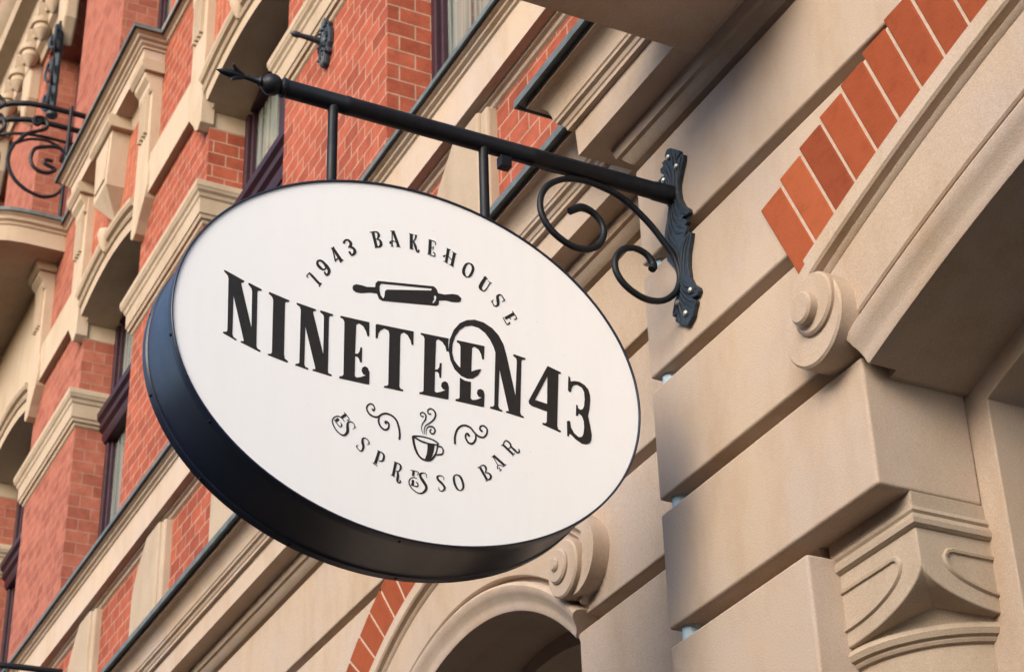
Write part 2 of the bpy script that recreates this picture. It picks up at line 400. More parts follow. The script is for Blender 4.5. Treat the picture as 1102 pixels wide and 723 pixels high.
UPPER=[[(-1.1495,4.3024,.0038),(-1.1426,4.2957,.0076),(-1.123,4.2775,.0076)],[(-1.1242,4.2691,.0035),(-1.1177,4.2819,.0035)],[(-1.1496,4.303,.0032),(-1.1566,4.2924,.0028),(-1.1538,4.2883,.0028)],[(-1.1072,4.3302,.0045),(-1.1107,4.34,.0076),(-1.1205,4.3466,.0064),(-1.1287,4.3429,.0051),(-1.1293,4.3336,.0076),(-1.1214,4.325,.0083),(-1.1131,4.322,.0051),(-1.1072,4.3272,.0038)],[(-1.1122,4.3427,.0064),(-1.1023,4.3315,.0095),(-1.098,4.322,.0083),(-1.1005,4.3122,.0064),(-1.1059,4.3083,.0057),(-1.1096,4.3144,.0051)],[(-1.0897,4.3933,.0077),(-1.0655,4.3597,.0102)],[(-1.0919,4.3921,.0032),(-1.0866,4.3756,.0038),(-1.0821,4.3553,.0038)],[(-1.0829,4.3557,.0038),(-1.0721,4.3702,.0032)],[(-1.0696,4.3549,.0032),(-1.0609,4.3655,.0032)],[(-1.0941,4.389,.0032),(-1.0857,4.3969,.0032)],[(-1.0601,4.4169,.0064),(-1.0568,4.4246,.0045),(-1.0499,4.4281,.0052),(-1.0428,4.4231,.0084),(-1.0413,4.4151,.0077),(-1.0467,4.4065,.0039)],[(-1.044,4.4094,.0052),(-1.0341,4.4068,.0077),(-1.0298,4.3986,.009),(-1.0325,4.3901,.0064),(-1.0389,4.3853,.0051),(-1.0437,4.3917,.0071)],[(-.9812,4.4705,.0085),(-.9708,4.4279,.0084)],[(-.9891,4.4677,.0029),(-.9749,4.4741,.0029)],[(-.9756,4.4247,.0029),(-.9652,4.4291,.0029)],[(-.9783,4.4722,.0026),(-.9683,4.4734,.0052),(-.9646,4.4649,.0078),(-.9682,4.4551,.0033)],[(-.971,4.4521,.0026),(-.9616,4.4506,.0065),(-.9581,4.4398,.0085),(-.9623,4.4315,.0052),(-.9708,4.4267,.0026)],[(-.9276,4.4869,.003),(-.9275,4.4423,.0034)],[(-.9244,4.489,.0084),(-.9096,4.4467,.0083)],[(-.9326,4.4872,.0025),(-.9205,4.4906,.0025)],[(-.9317,4.4411,.0022),(-.9232,4.443,.0022)],[(-.9167,4.444,.0022),(-.9044,4.4462,.0022)],[(-.9324,4.4504,.0064),(-.9318,4.4553,.0029),(-.9254,4.4585,.0025),(-.9189,4.4579,.0025)],[(-.8738,4.4945,.0089),(-.8739,4.4492,.0089)],[(-.8804,4.494,.0022),(-.8669,4.4941,.0022)],[(-.8785,4.4479,.0022),(-.8665,4.4488,.0022)],[(-.8605,4.4922,.0059),(-.8619,4.4834,.0044),(-.868,4.4722,.0035)],[(-.864,4.4941,.0022),(-.8566,4.494,.0022)],[(-.8669,4.4713,.0049),(-.8626,4.4617,.0074),(-.8594,4.4483,.0064),(-.8561,4.4435,.0044),(-.8524,4.4474,.0044),(-.8528,4.4513,.003)],[(-.8198,4.4889,.0084),(-.8223,4.4469,.0089)],[(-.8242,4.4906,.0022),(-.8066,4.4884,.003),(-.8056,4.4784,.0022)],[(-.8189,4.4674,.002),(-.8112,4.468,.002)],[(-.8107,4.4734,.002),(-.8128,4.4609,.002)],[(-.8278,4.4454,.0022),(-.8088,4.4429,.003),(-.8074,4.4516,.0035),(-.8113,4.4541,.0035)],[(-.7682,4.4765,.0085),(-.7753,4.4339,.0074)],[(-.773,4.4776,.0022),(-.7616,4.4747,.0022)],[(-.783,4.4355,.0022),(-.7703,4.4312,.0022)],[(-.7506,4.468,.0085),(-.7589,4.4276,.0084)],[(-.7578,4.4713,.0022),(-.7446,4.4667,.0022)],[(-.7666,4.4291,.0022),(-.7534,4.4247,.0022)],[(-.7817,4.4501,.005),(-.7773,4.4537,.003),(-.7691,4.4535,.0025),(-.7598,4.4452,.003)],[(-.7092,4.4489,.0033),(-.7,4.4433,.0075),(-.6984,4.4298,.0075),(-.7062,4.4111,.0066),(-.7155,4.4035,.0033),(-.7239,4.4092,.0083),(-.7252,4.4228,.0083),(-.7186,4.4404,.0066),(-.7092,4.4489,.0033)],[(-.6623,4.4154,.0083),(-.6744,4.3925,.0099),(-.678,4.3797,.0091),(-.67,4.3731,.0041),(-.6617,4.3799,.0033),(-.6485,4.4039,.0033)],[(-.6682,4.4178,.0025),(-.6553,4.4124,.0025)],[(-.6551,4.4069,.0021),(-.6444,4.4022,.0021)],[(-.6091,4.3586,.0037),(-.6126,4.3668,.0033),(-.6198,4.3737,.0041),(-.6286,4.3667,.0075),(-.6279,4.3531,.0091),(-.6282,4.342,.0074),(-.6339,4.3351,.0041),(-.6412,4.338,.0033),(-.6454,4.3479,.0037)],[(-.6477,4.3449,.0021),(-.6409,4.353,.0021)],[(-.6156,4.3531,.0021),(-.6071,4.3631,.0021)],[(-.5829,4.3252,.0083),(-.6088,4.3039,.0082)],[(-.5864,4.3317,.0029),(-.575,4.3146,.0033),(-.5808,4.3081,.0037)],[(-.6143,4.3056,.0029),(-.6037,4.288,.0037),(-.5954,4.2947,.0045)],[(-.5974,4.3137,.0025),(-.5917,4.3058,.0025)]]
LOWER=[[(-1.0462,3.9258,.007),(-1.0569,3.9161,.007)],[(-1.0649,3.9102,.0075),(-1.0718,3.9031,.0069)],[(-1.0757,3.9054,.0021),(-1.0623,3.8898,.0027),(-1.0565,3.8942,.0037),(-1.059,3.8993,.0027)],[(-1.0509,3.9309,.0021),(-1.0376,3.9161,.0024),(-1.0429,3.9106,.0024)],[(-1.0586,3.917,.0021),(-1.0498,3.9061,.0021)],[(-1.0229,3.8948,.0027),(-1.0253,3.9046,.0021),(-1.0324,3.9092,.0027),(-1.0403,3.9058,.0048),(-1.0419,3.8949,.0069),(-1.0413,3.8816,.0075),(-1.0469,3.8711,.0059),(-1.0561,3.8687,.0037),(-1.0689,3.8769,.0029),(-1.0784,3.8907,.0032),(-1.081,3.9023,.0032),(-1.0765,3.9118,.0032),(-1.0674,3.917,.0032),(-1.0592,3.9156,.0027),(-1.0552,3.9123,.0021)],[(-1.0279,3.8898,.0016),(-1.0206,3.8982,.0016)],[(-.9851,3.8594,.0024),(-.9876,3.8674,.0021),(-.9946,3.8725,.0027),(-1.0016,3.87,.0048),(-1.0026,3.8606,.0069),(-1.0002,3.8489,.0064),(-1.0031,3.8382,.0048),(-1.0082,3.8357,.0027),(-1.0152,3.841,.0024),(-1.0176,3.8477,.0024)],[(-1.0194,3.8437,.0016),(-1.013,3.8511,.0016)],[(-.9898,3.8555,.0016),(-.9836,3.8653,.0016)],[(-.9593,3.8441,.007),(-.9689,3.8102,.0075)],[(-.964,3.8461,.0021),(-.9542,3.8438,.0021)],[(-.9759,3.811,.0021),(-.9642,3.8049,.0021)],[(-.9558,3.8441,.0024),(-.948,3.8392,.0048),(-.9468,3.8297,.0059),(-.951,3.8204,.0043),(-.9596,3.8194,.0024)],[(-.9158,3.8228,.007),(-.9227,3.7868,.0069)],[(-.921,3.8249,.0021),(-.9111,3.8232,.0021)],[(-.9286,3.7881,.0021),(-.9173,3.7846,.0021)],[(-.9123,3.8235,.0024),(-.904,3.8191,.0048),(-.9028,3.8109,.0054),(-.9075,3.8019,.0032),(-.9146,3.8005,.0021)],[(-.911,3.7995,.0043),(-.9099,3.7889,.0064),(-.9117,3.7765,.0059),(-.9086,3.7707,.0037),(-.9035,3.7741,.0037),(-.9047,3.778,.0027)],[(-.8693,3.8104,.0059),(-.8703,3.7969,.0064)],[(-.8703,3.786,.0064),(-.8718,3.7713,.0069)],[(-.8762,3.811,.0021),(-.8574,3.8099,.0021),(-.8584,3.8017,.0021)],[(-.8758,3.7712,.0021),(-.8593,3.7706,.0032),(-.858,3.7776,.0037),(-.8616,3.7817,.0027)],[(-.8663,3.7929,.0019),(-.8599,3.7912,.0019)],[(-.8347,3.7992,.0019),(-.8361,3.8086,.0022),(-.8437,3.81,.0032),(-.8513,3.8051,.0059),(-.8497,3.7962,.0075),(-.8414,3.7845,.0081),(-.8356,3.7736,.0075),(-.8392,3.7621,.0059),(-.8511,3.7537,.0037),(-.8652,3.757,.0027),(-.8769,3.7666,.0032),(-.8812,3.7778,.0032),(-.8781,3.7869,.0027),(-.8698,3.7926,.0027),(-.8627,3.7924,.0021)],[(-.7889,3.803,.0019),(-.7902,3.8101,.0019),(-.798,3.812,.0028),(-.8059,3.8075,.0046),(-.8043,3.7999,.0065),(-.7941,3.7916,.0065),(-.7871,3.7826,.0065),(-.7892,3.7749,.0042),(-.7964,3.7708,.0028),(-.8015,3.7731,.0023),(-.8029,3.7794,.0018)],[(-.7546,3.8235,.0028),(-.7453,3.8201,.0061),(-.7392,3.8087,.0065),(-.7368,3.7946,.006),(-.7407,3.7855,.0037),(-.7459,3.7824,.0023),(-.7541,3.786,.006),(-.7601,3.7983,.0065),(-.762,3.8126,.0056),(-.7598,3.8197,.0033),(-.7546,3.8235,.0028)],[(-.6906,3.8562,.007),(-.6724,3.826,.007)],[(-.697,3.8536,.0019),(-.6867,3.8613,.0019)],[(-.6761,3.8208,.0019),(-.6671,3.8275,.0019)],[(-.6884,3.8607,.0023),(-.6799,3.8641,.0038),(-.6748,3.8588,.0061),(-.6744,3.8504,.0038),(-.6772,3.8451,.0019)],[(-.6772,3.8441,.0019),(-.6677,3.8449,.0038),(-.6616,3.8392,.0061),(-.6628,3.8315,.0052),(-.6703,3.8254,.0021)],[(-.6516,3.8962,.0071),(-.6229,3.8758,.0071)],[(-.6538,3.893,.0026),(-.6406,3.8711,.0024)],[(-.6577,3.8907,.0019),(-.649,3.8993,.0019)],[(-.629,3.8698,.0021),(-.6176,3.8796,.0021)],[(-.6419,3.8623,.0033),(-.6428,3.8685,.0024),(-.637,3.8735,.0019),(-.63,3.8728,.0019)],[(-.6386,3.8668,.0033),(-.6339,3.8603,.0026)],[(-.6368,3.8563,.0019),(-.6309,3.8628,.0019)],[(-.6251,3.9323,.0067),(-.5985,3.9115,.0067)],[(-.6303,3.9278,.0019),(-.6217,3.9378,.0019)],[(-.6006,3.9061,.0019),(-.5925,3.9162,.0019)],[(-.6239,3.9369,.0024),(-.6172,3.9459,.0033),(-.608,3.9424,.0052),(-.6036,3.9347,.0052),(-.6059,3.9283,.0029),(-.6098,3.9254,.0019)],[(-.6026,3.9316,.0048),(-.5931,3.9239,.0067),(-.5858,3.9185,.0043),(-.5803,3.9222,.0043),(-.5811,3.929,.0029)]]
SWL=[[(-.979,3.9566,.0027),(-.9747,3.9531,.0059),(-.972,3.9594,.0038),(-.9763,3.9684,.0038),(-.9839,3.9693,.0038),(-.9913,3.9614,.0043),(-.9917,3.9501,.0043),(-.9836,3.9395,.0049),(-.9718,3.9359,.0049),(-.9623,3.9384,.0049),(-.9529,3.9469,.0049),(-.9411,3.9518,.0049),(-.9268,3.9494,.0049),(-.9149,3.9396,.0054),(-.9082,3.9224,.0054),(-.9053,3.9032,.0054),(-.9064,3.8894,.0054)],[(-.96,3.9372,.0043),(-.9611,3.9258,.0049),(-.9562,3.9133,.0049),(-.9456,3.9065,.0049),(-.9361,3.9114,.0049),(-.9338,3.9218,.0049),(-.9374,3.9285,.0049),(-.9429,3.9285,.0059),(-.9421,3.9245,.0054)]]
SWR=[[(-.7575,3.9087,.0059),(-.7572,3.9275,.0053),(-.7511,3.9476,.0053),(-.7404,3.9602,.0053),(-.7271,3.9649,.0053),(-.714,3.961,.0053),(-.7036,3.9497,.0053),(-.6919,3.9419,.0053),(-.6786,3.9423,.0047),(-.6695,3.9542,.0048),(-.6692,3.9679,.0048),(-.6779,3.9747,.0042),(-.6867,3.9709,.0042),(-.688,3.9625,.0053),(-.6835,3.9588,.0065)],[(-.7005,3.9471,.0047),(-.7008,3.9314,.0053),(-.7095,3.9182,.0053),(-.7201,3.9179,.0053),(-.7278,3.9284,.0053),(-.7276,3.9392,.0047),(-.7222,3.943,.0059),(-.7192,3.9383,.0065)]]
CUP=[[(-.843,3.9649,.0041),(-.8487,3.9656,.0035),(-.85,3.972,.0029),(-.8435,3.9762,.0035),(-.8357,3.9698,.0041),(-.8371,3.9574,.0041),(-.8449,3.9436,.0029),(-.8476,3.9296,.0023),(-.843,3.916,.0015)],[(-.8227,3.9758,.0041),(-.8292,3.9766,.0035),(-.8296,3.9859,.0035),(-.8213,3.9913,.0041),(-.8109,3.9846,.0047),(-.8105,3.9699,.0047),(-.8215,3.954,.0041),(-.8359,3.9415,.0029),(-.8404,3.9285,.0023),(-.8394,3.9167,.0015)],[(-.8353,3.9157,.0015),(-.8347,3.9297,.0023),(-.8281,3.9397,.0035),(-.8177,3.9414,.0047),(-.8113,3.9347,.0047),(-.8135,3.9249,.0041),(-.8205,3.9221,.0041),(-.8249,3.9278,.0041),(-.8217,3.9339,.0035)],[(-.8695,3.905,.0047),(-.8477,3.9088,.0035),(-.8219,3.9071,.0035),(-.8051,3.9005,.0041),(-.8039,3.8958,.0035),(-.822,3.893,.0041),(-.8478,3.8956,.0047),(-.8695,3.9037,.0035)],[(-.8703,3.9022,.007),(-.867,3.8804,.0064),(-.8582,3.8586,.0058),(-.8454,3.8475,.0052),(-.8275,3.847,.0052),(-.8172,3.856,.0052),(-.8093,3.8687,.0052)],[(-.8047,3.8948,.0041),(-.8066,3.8798,.0041),(-.8106,3.8671,.0041)],[(-.8034,3.8905,.0035),(-.7949,3.891,.0041),(-.7898,3.8833,.0041),(-.7925,3.8721,.0041),(-.8068,3.8666,.0041)]]
CUPP=[[[(-.8316,3.8931),(-.8122,3.8932),(-.8149,3.8754),(-.8197,3.8581),(-.827,3.8466),(-.839,3.8473),(-.8338,3.8636),(-.8316,3.8799)]]]
PIN=[[[(-1.0345,4.2889),(-1.0326,4.2968),(-1.0238,4.302),(-1.0104,4.3025),(-.9955,4.3012),(-.9732,4.3063),(-.9718,4.319),(-.9659,4.3268),(-.8108,4.3507),(-.8032,4.345),(-.7986,4.3329),(-.7801,4.3334),(-.7583,4.3409),(-.7428,4.3422),(-.733,4.3341),(-.7353,4.3242),(-.7431,4.3196),(-.7587,4.3166),(-.7772,4.3169),(-.7964,4.3114),(-.7974,4.2993),(-.8036,4.2938),(-.9535,4.271),(-.9625,4.2748),(-.968,4.2887),(-.9865,4.2872),(-1.0101,4.2793),(-1.0249,4.2784),(-1.0324,4.282)],[(-.9568,4.3213),(-.817,4.3425),(-.8177,4.3363),(-.9417,4.3072),(-.9462,4.3018),(-.9476,4.2867),(-.9506,4.2782),(-.9581,4.2857),(-.9612,4.2996),(-.9613,4.3126)],[(-.8111,4.3215),(-.8064,4.3253),(-.804,4.32),(-.8066,4.3078),(-.8128,4.299),(-.8158,4.3005),(-.8105,4.3118)]]]
PLATE=[(-.005,5.08),(.014,5.071),(.036,5.052),(.057,5.033),(.058,5.02),(.038,5.01),(.044,5.009),(.067,5.014),(.078,5.005),(.073,4.987),(.055,4.959),(.039,4.929),(.035,4.91),(.039,4.875),(.054,4.843),(.078,4.816),(.082,4.801),(.068,4.8),(.049,4.807),(.043,4.803),(.062,4.789),(.069,4.778),(.056,4.773),(.064,4.761),(.057,4.751),(.045,4.739),(.073,4.74),(.083,4.731),(.074,4.709),(.06,4.68),(.051,4.638),(.054,4.598),(.066,4.571),(.092,4.544),(.096,4.53),(.085,4.522),(.067,4.526),(.056,4.531),(.062,4.522),(.074,4.513),(.075,4.503),(.066,4.494),(.061,4.484),(.055,4.473),(.043,4.466),(.026,4.457),(.015,4.461),(-.012,4.482),(-.036,4.503),(-.033,4.513),(-.014,4.525),(-.032,4.524),(-.042,4.522),(-.05,4.529),(-.046,4.544),(-.032,4.559),(-.023,4.573),(-.012,4.595),(-.017,4.616),(-.009,4.635),(-.014,4.662),(-.034,4.691),(-.054,4.717),(-.054,4.732),(-.044,4.734),(-.049,4.758),(-.054,4.788),(-.057,4.806),(-.047,4.83),(-.034,4.852),(-.024,4.885),(-.02,4.908),(-.044,4.973),(-.067,4.998),(-.066,5.005),(-.048,5.006),(-.032,5.003),(-.05,5.022),(-.052,5.037),(-.034,5.037),(-.036,5.046),(-.027,5.053),(-.011,5.047),(-.021,5.062),(-.014,5.073)]
SCREWS=[(.004,5.043),(.043,4.985),(-.031,4.983),(.059,4.552),(-.009,4.55),(.025,4.496)]
VEINS=[[(.013,5.06),(.022,5.011),(.024,4.964),(.018,4.923)],[(.035,5.043),(.037,5.001),(.036,4.956),(.028,4.917)],[(-.034,5.05),(-.012,5.026),(.003,4.988),(.004,4.937)],[(-.043,5.033),(-.023,5.012),(-.007,4.974),(-.006,4.939)],[(-.057,4.997),(-.037,4.994),(-.02,4.972),(-.014,4.943)],[(.069,5.005),(.055,4.984),(.044,4.951),(.03,4.915)],[(.03,4.891),(.038,4.866),(.057,4.834),(.076,4.81)],[(.014,4.891),(.024,4.854),(.04,4.825),(.065,4.807)],[(.001,4.889),(.008,4.85),(.023,4.816),(.051,4.789)],[(-.007,4.884),(-.003,4.832),(.016,4.796),(.051,4.767)],[(-.016,4.88),(-.016,4.821),(.006,4.778),(.042,4.756)],[(-.025,4.865),(-.027,4.808),(-.009,4.758),(.011,4.727)],[(-.035,4.832),(-.037,4.789),(-.019,4.74),(.003,4.698)],[(.066,4.731),(.039,4.709),(.023,4.676),(.013,4.63)],[(.074,4.731),(.05,4.698),(.034,4.66),(.024,4.614)],[(-.047,4.771),(-.025,4.724),(-.008,4.68),(.004,4.635)],[(-.045,4.789),(-.018,4.749),(.004,4.711),(.013,4.658)],[(-.046,4.722),(-.028,4.702),(-.01,4.667),(-.003,4.63)],[(.007,4.615),(.021,4.578),(.047,4.549),(.076,4.537)],[(.002,4.608),(.015,4.567),(.041,4.534),(.065,4.511)],[(-.003,4.601),(.007,4.563),(.029,4.527),(.059,4.496)],[(-.007,4.594),(-.001,4.558),(.016,4.52),(.045,4.481)],[(-.011,4.587),(-.008,4.548),(-.0,4.511),(.017,4.469)],[(-.014,4.579),(-.021,4.546),(-.016,4.51),(-.011,4.489)],[(-.017,4.572),(-.03,4.551),(-.04,4.533)],[(.014,4.615),(.036,4.579),(.064,4.558),(.085,4.54)]]
SCROLL=[(-.356,4.759),(-.32,4.782),(-.283,4.775),(-.256,4.747),(-.251,4.709),(-.27,4.669),(-.309,4.644),(-.359,4.644),(-.413,4.674),(-.444,4.719),(-.448,4.773),(-.425,4.824),(-.377,4.861),(-.32,4.877),(-.253,4.874),(-.178,4.85),(-.104,4.794),(-.051,4.733),(-.02,4.686),(-.011,4.629),(-.03,4.575),(-.076,4.536),(-.133,4.529),(-.188,4.554),(-.218,4.594),(-.218,4.638),(-.194,4.674),(-.155,4.69),(-.117,4.68),(-.096,4.651),(-.102,4.633)]
# ------------------------------------------------------------------ ground
def sheet(name, x0, x1, y0, y1, z, mat):
    bm = bmesh.new()
    face(bm, [bm.verts.new(c) for c in ((x0, y0, z), (x1, y0, z), (x1, y1, z), (x0, y1, z))])
    o = obj(name, bm, mat); o['kind'] = 'structure'
    return o
sheet('street', -150, 150, -150, 150, -0.13, ASPHALT)
bm = bmesh.new(); box(bm, -60, 40, -3.6, 0.6, -0.125, 0.0)
pv = obj('pavement', bm, PAVE, bevel=0.01); pv['kind'] = 'structure'
# unseen terrace added behind the camera to shade the facade from the low sky
OP = thing('added_opposite_building', (-2.0, -15.0, 0), 'unseen dark brick terrace added across the street to block low sky', 'building')
bm = bmesh.new(); box(bm, -50, 45, -24.0, -15.0, -0.12, 8.5)
ow = obj('facade', bm, BRICK_D, OP)
for i in range(10):
    for j in range(3):
        x = -26 + 4.4 * i; z = 0.9 + 2.6 * j
        bm = bmesh.new(); box(bm, x, x + 1.5, -15.02, -14.9, z, z + 1.6)
        obj('window', bm, ROOM, OP)


# ------------------------------------------------------------------ the building
BY = 0.19                                     # brick / recessed stone plane
B = thing('brick_and_stone_building', (-4.0, BY, 0), 'tall old building with cream stone ground floor and orange brick upper floors behind the sign', 'building')

PITCH = 0.384; GAP = 0.044
# --- arch geometry: (centre x, centre z, intrados radius, spring z)
A1 = dict(cx=2.63, zc=-1.12, r=5.40, zs=3.940, y=0.0)
A2 = dict(cx=-1.80, zc=3.20, r=1.08, zs=3.965, y=BY)
for A in (A1, A2):
    A['h'] = math.sqrt(A['r'] ** 2 - (A['zs'] - A['zc']) ** 2)      # half width

def arch_z(A, x):
    return A['zc'] + math.sqrt(max(A['r'] ** 2 - (x - A['cx']) ** 2, 0))

def arch_x(A, z):                             # half width of the opening at height z
    if z <= A['zs']: return A['h']
    d = A['r'] ** 2 - (z - A['zc']) ** 2
    return math.sqrt(d) if d > 0 else 0

def band_polys(A, xl, xr, z0, z1):
    """polygons of a wall band with the arched opening left out"""
    crown = A['zc'] + A['r']
    if z0 >= crown: return [[(xl, z0), (xr, z0), (xr, z1), (xl, z1)]]
    out = []
    n = 24
    if z1 >= crown:                           # band closes over the crown
        w0 = arch_x(A, z0)
        poly = [(xl, z0)]
        for i in range(n + 1):
            x = A['cx'] - w0 + 2 * w0 * i / n
            poly.append((x, max(z0, arch_z(A, x)) if i not in (0, n) else z0))
        poly += [(xr, z0), (xr, z1), (xl, z1)]
        return [poly]
    for side in (-1, 1):
        e = xl if side < 0 else xr
        poly = [(e, z0)]
        for i in range(13):
            z = z0 + (z1 - z0) * i / 12
            poly.append((A['cx'] + side * arch_x(A, z), z))
        poly.append((e, z1))
        out.append(poly)
    return out

# recessed ground-floor wall (left) and near wall (right)
def rusticated(A, xl, xr, y, levels, name, xl_core=None):
    bm = bmesh.new()
    for z0, z1 in levels:
        for poly in band_polys(A, xl, xr, z0 + GAP if z0 > 0.1 else z0, z1):
            prism(bm, poly, y, y + 0.11)
    o = obj(name, bm, PLASTER, B, bevel=0.006)
    bm = bmesh.new()
    crown = A['zc'] + A['r']
    for z0, z1 in ((0.0, A['zs']), (A['zs'], 5.2)):
        for poly in band_polys(A, xl_core if xl_core is not None else xl, xr, z0, z1):
            prism(bm, poly, y + 0.075, y + 0.30)
    obj('wall_core', bm, PLASTER, o)
    return o

LV = [(0.0, 0.55)] + [(3.6 + PITCH * i, 3.6 + PITCH * (i + 1)) for i in range(-8, 4)]
LVU = [l for l in LV if l[0] >= 3.9]
LVL = [l for l in LV if l[0] < 3.9]
XP = -0.213                                   # left edge of the pilaster
rusticated(A2, -11.5, XP + 0.02, BY, LV, 'recessed_stone_wall')

# near pilaster and spandrel above the springing line
bm = bmesh.new()
for z0, z1 in LVU:
    for poly in band_polys(A1, XP, 6.2, z0 + GAP, z1):
        prism(bm, poly, 0.0, 0.13)
sp = obj('near_stone_wall', bm, PLASTER, B, bevel=0.008, segs=3)
bm = bmesh.new()
for poly in band_polys(A1, XP + 0.075, 6.2, 3.94, 5.2):
    prism(bm, poly, 0.075, 0.30)
obj('wall_core', bm, PLASTER, sp)
# impost block and the plain blocks below
for side in (0, 1):
    bm = bmesh.new()
    X0, X1 = (XP, 0.73) if side == 0 else (4.53, 6.2)
    box(bm, X0, X1, 0.0, 0.30, 3.648, 3.984)
    obj('impost_block', bm, PLASTER, sp, bevel=0.008, segs=3)
bm = bmesh.new()
for z0, z1 in LVL:
    if z1 > 3.7: continue
    box(bm, XP, 0.43, 0.0, 0.40, z0 + (GAP if z0 > .1 else 0), z1)
obj('pilaster_blocks', bm, PLASTER, sp, bevel=0.008, segs=3)
bm = bmesh.new()
box(bm, XP + 0.075, 0.385, 0.075, 0.42, 0.0, 3.96)
box(bm, 0.385, 0.69, 0.15, 0.29, 3.62, 3.96)
obj('pilaster_core', bm, PLASTER, sp)
# inner order: a stepped ring and jamb set 6 cm inside, 30 cm back
def inner_order(A, dr=0.06, depth=0.42, wr=0.06):
    bm = bmesh.new()
    a = math.acos(A['h'] / A['r'])
    y0 = A['y'] + 0.30
    ring(bm, A['cx'], A['zc'], [(A['r'] - dr, 0), (A['r'] + 0.05, 0), (A['r'] + 0.05, -depth), (A['r'] - dr, -depth)], y0, a, PI - a)
    for s in (-1, 1):
        e = A['cx'] + s * A['h']
        x0, x1 = sorted((e - s * wr, e + s * 0.34))
        box(bm, x0, x1, y0 + 0.001, y0 + depth, 0, A['zs'] + 0.05)
    return obj('inner_arch_order', bm, PLASTER, B, bevel=0.004)
inner_order(A1); inner_order(A2)

# shop windows far back in the two arches
for A in (A1, A2):
    bm = bmesh.new()
    y = A['y'] + 0.72
    e = A['h']
    for x0, x1 in ((A['cx'] - e, A['cx'] - e + 0.09), (A['cx'] - 0.04, A['cx'] + 0.04), (A['cx'] + e - 0.09, A['cx'] + e)):
        box(bm, x0, x1, y - 0.06, y, 0.3, A['zs'] + 0.3)
    box(bm, A['cx'] - e, A['cx'] + e, y - 0.07, y + 0.01, 3.0, 3.1)
    w = obj('shop_window', bm, PLUM, B, bevel=0.004)
    bm = bmesh.new(); box(bm, A['cx'] - e, A['cx'] + e, y + 0.02, y + 0.03, 0.3, A['zs'] + 0.5)
    obj('pane', bm, GLASS, w)
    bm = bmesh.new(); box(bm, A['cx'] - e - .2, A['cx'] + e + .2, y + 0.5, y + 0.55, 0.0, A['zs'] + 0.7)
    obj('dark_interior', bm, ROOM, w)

# archivolts
def archivolt(A, a0, a1, b0, name='arch_moulding', n=64, sc=1.0):
    r = A['r']
    def S(l): return [(r + a * sc, p) for a, p in l]
    bm = bmesh.new()
    # roll moulding along the opening
    ring(bm, A['cx'], A['zc'], S([(-0.003, -0.10), (-0.003, 0.006), (0.004, 0.010), (0.018, 0.012), (0.034, 0.018), (0.052, 0.032), (0.068, 0.042), (0.080, 0.044), (0.090, 0.038), (0.096, 0.026), (0.098, 0.002), (0.112, 0.002), (0.112, -0.02)]), A['y'], a0, a1, n)
    o = obj(name, bm, PLASTER, B, smooth=30)
    bm = bmesh.new()
    # flat field, double fillet and outer band
    ring(bm, A['cx'], A['zc'], S([(0.114, -0.02), (0.114, 0.024), (0.119, 0.029), (0.2895, 0.029), (0.2895, -0.02)]), A['y'], a0, a1, n)
    ring(bm, A['cx'], A['zc'], S([(0.290, -0.02), (0.290, 0.030), (0.294, 0.036), (0.302, 0.042), (0.306, 0.031), (0.319, 0.031), (0.323, 0.050), (0.330, 0.056), (0.378, 0.056), (0.378, -0.02)]), A['y'], b0, PI - b0, n)
    obj('outer_band', bm, PLASTER, o, smooth=30)
    return o
a1 = math.acos(A1['h'] / A1['r'])
archivolt(A1, a1 + 0.004, PI - a1 - 0.004, 1.217)
a2 = math.acos(A2['h'] / A2['r'])
archivolt(A2, a2 + 0.01, PI - a2 - 0.01, 0.863, sc=0.945)

# scrolls at the arch ends
def volute(cx, cz, y, s, parent=B, k=1.0):
    bm = bmesh.new()
    def disc(x, z, r, p, r2=None):
        lathe(bm, (x, y + 0.02, z), (0, -1, 0), [(0, r), (p + 0.02 - 0.006, r), (p + 0.02, r - 0.006)], 40)
    b = 1.217 if k == 1.0 else 0.863
    pb = 0.056
    tl = 2.3 if k == 1.0 else 4.1
    a0, a1_ = (PI - b - 0.01, PI - b + tl) if s > 0 else (b - tl, b + 0.01)
    ring(bm, cx, cz, [(0.058 * k, -0.02), (0.058 * k, pb + 0.0005), (0.136 * k, pb + 0.0005), (0.136 * k, -0.02)], y, a0, a1_, 40)
    if k == 1.0:
        disc(cx - s * 0.020, cz - 0.056, 0.118, 0.078)
        disc(cx + s * 0.004, cz - 0.022, 0.080, 0.092)
        disc(cx - s * 0.010, cz - 0.034, 0.042, 0.118)
    else:
        disc(cx + s * 0.045, cz - 0.028, 0.094, 0.078)
        disc(cx + s * 0.058, cz - 0.016, 0.056, 0.090)
        disc(cx + s * 0.064, cz - 0.010, 0.022, 0.100)
    o = obj('volute', bm, PLASTER, parent, smooth=40)
    return o
volute(0.680, 4.158, 0.0, 1)
volute(4.580, 4.158, 0.0, -1)
volute(-0.947, 4.197, BY, -1, k=0.92)
volute(-2.653, 4.197, BY, 1, k=0.92)

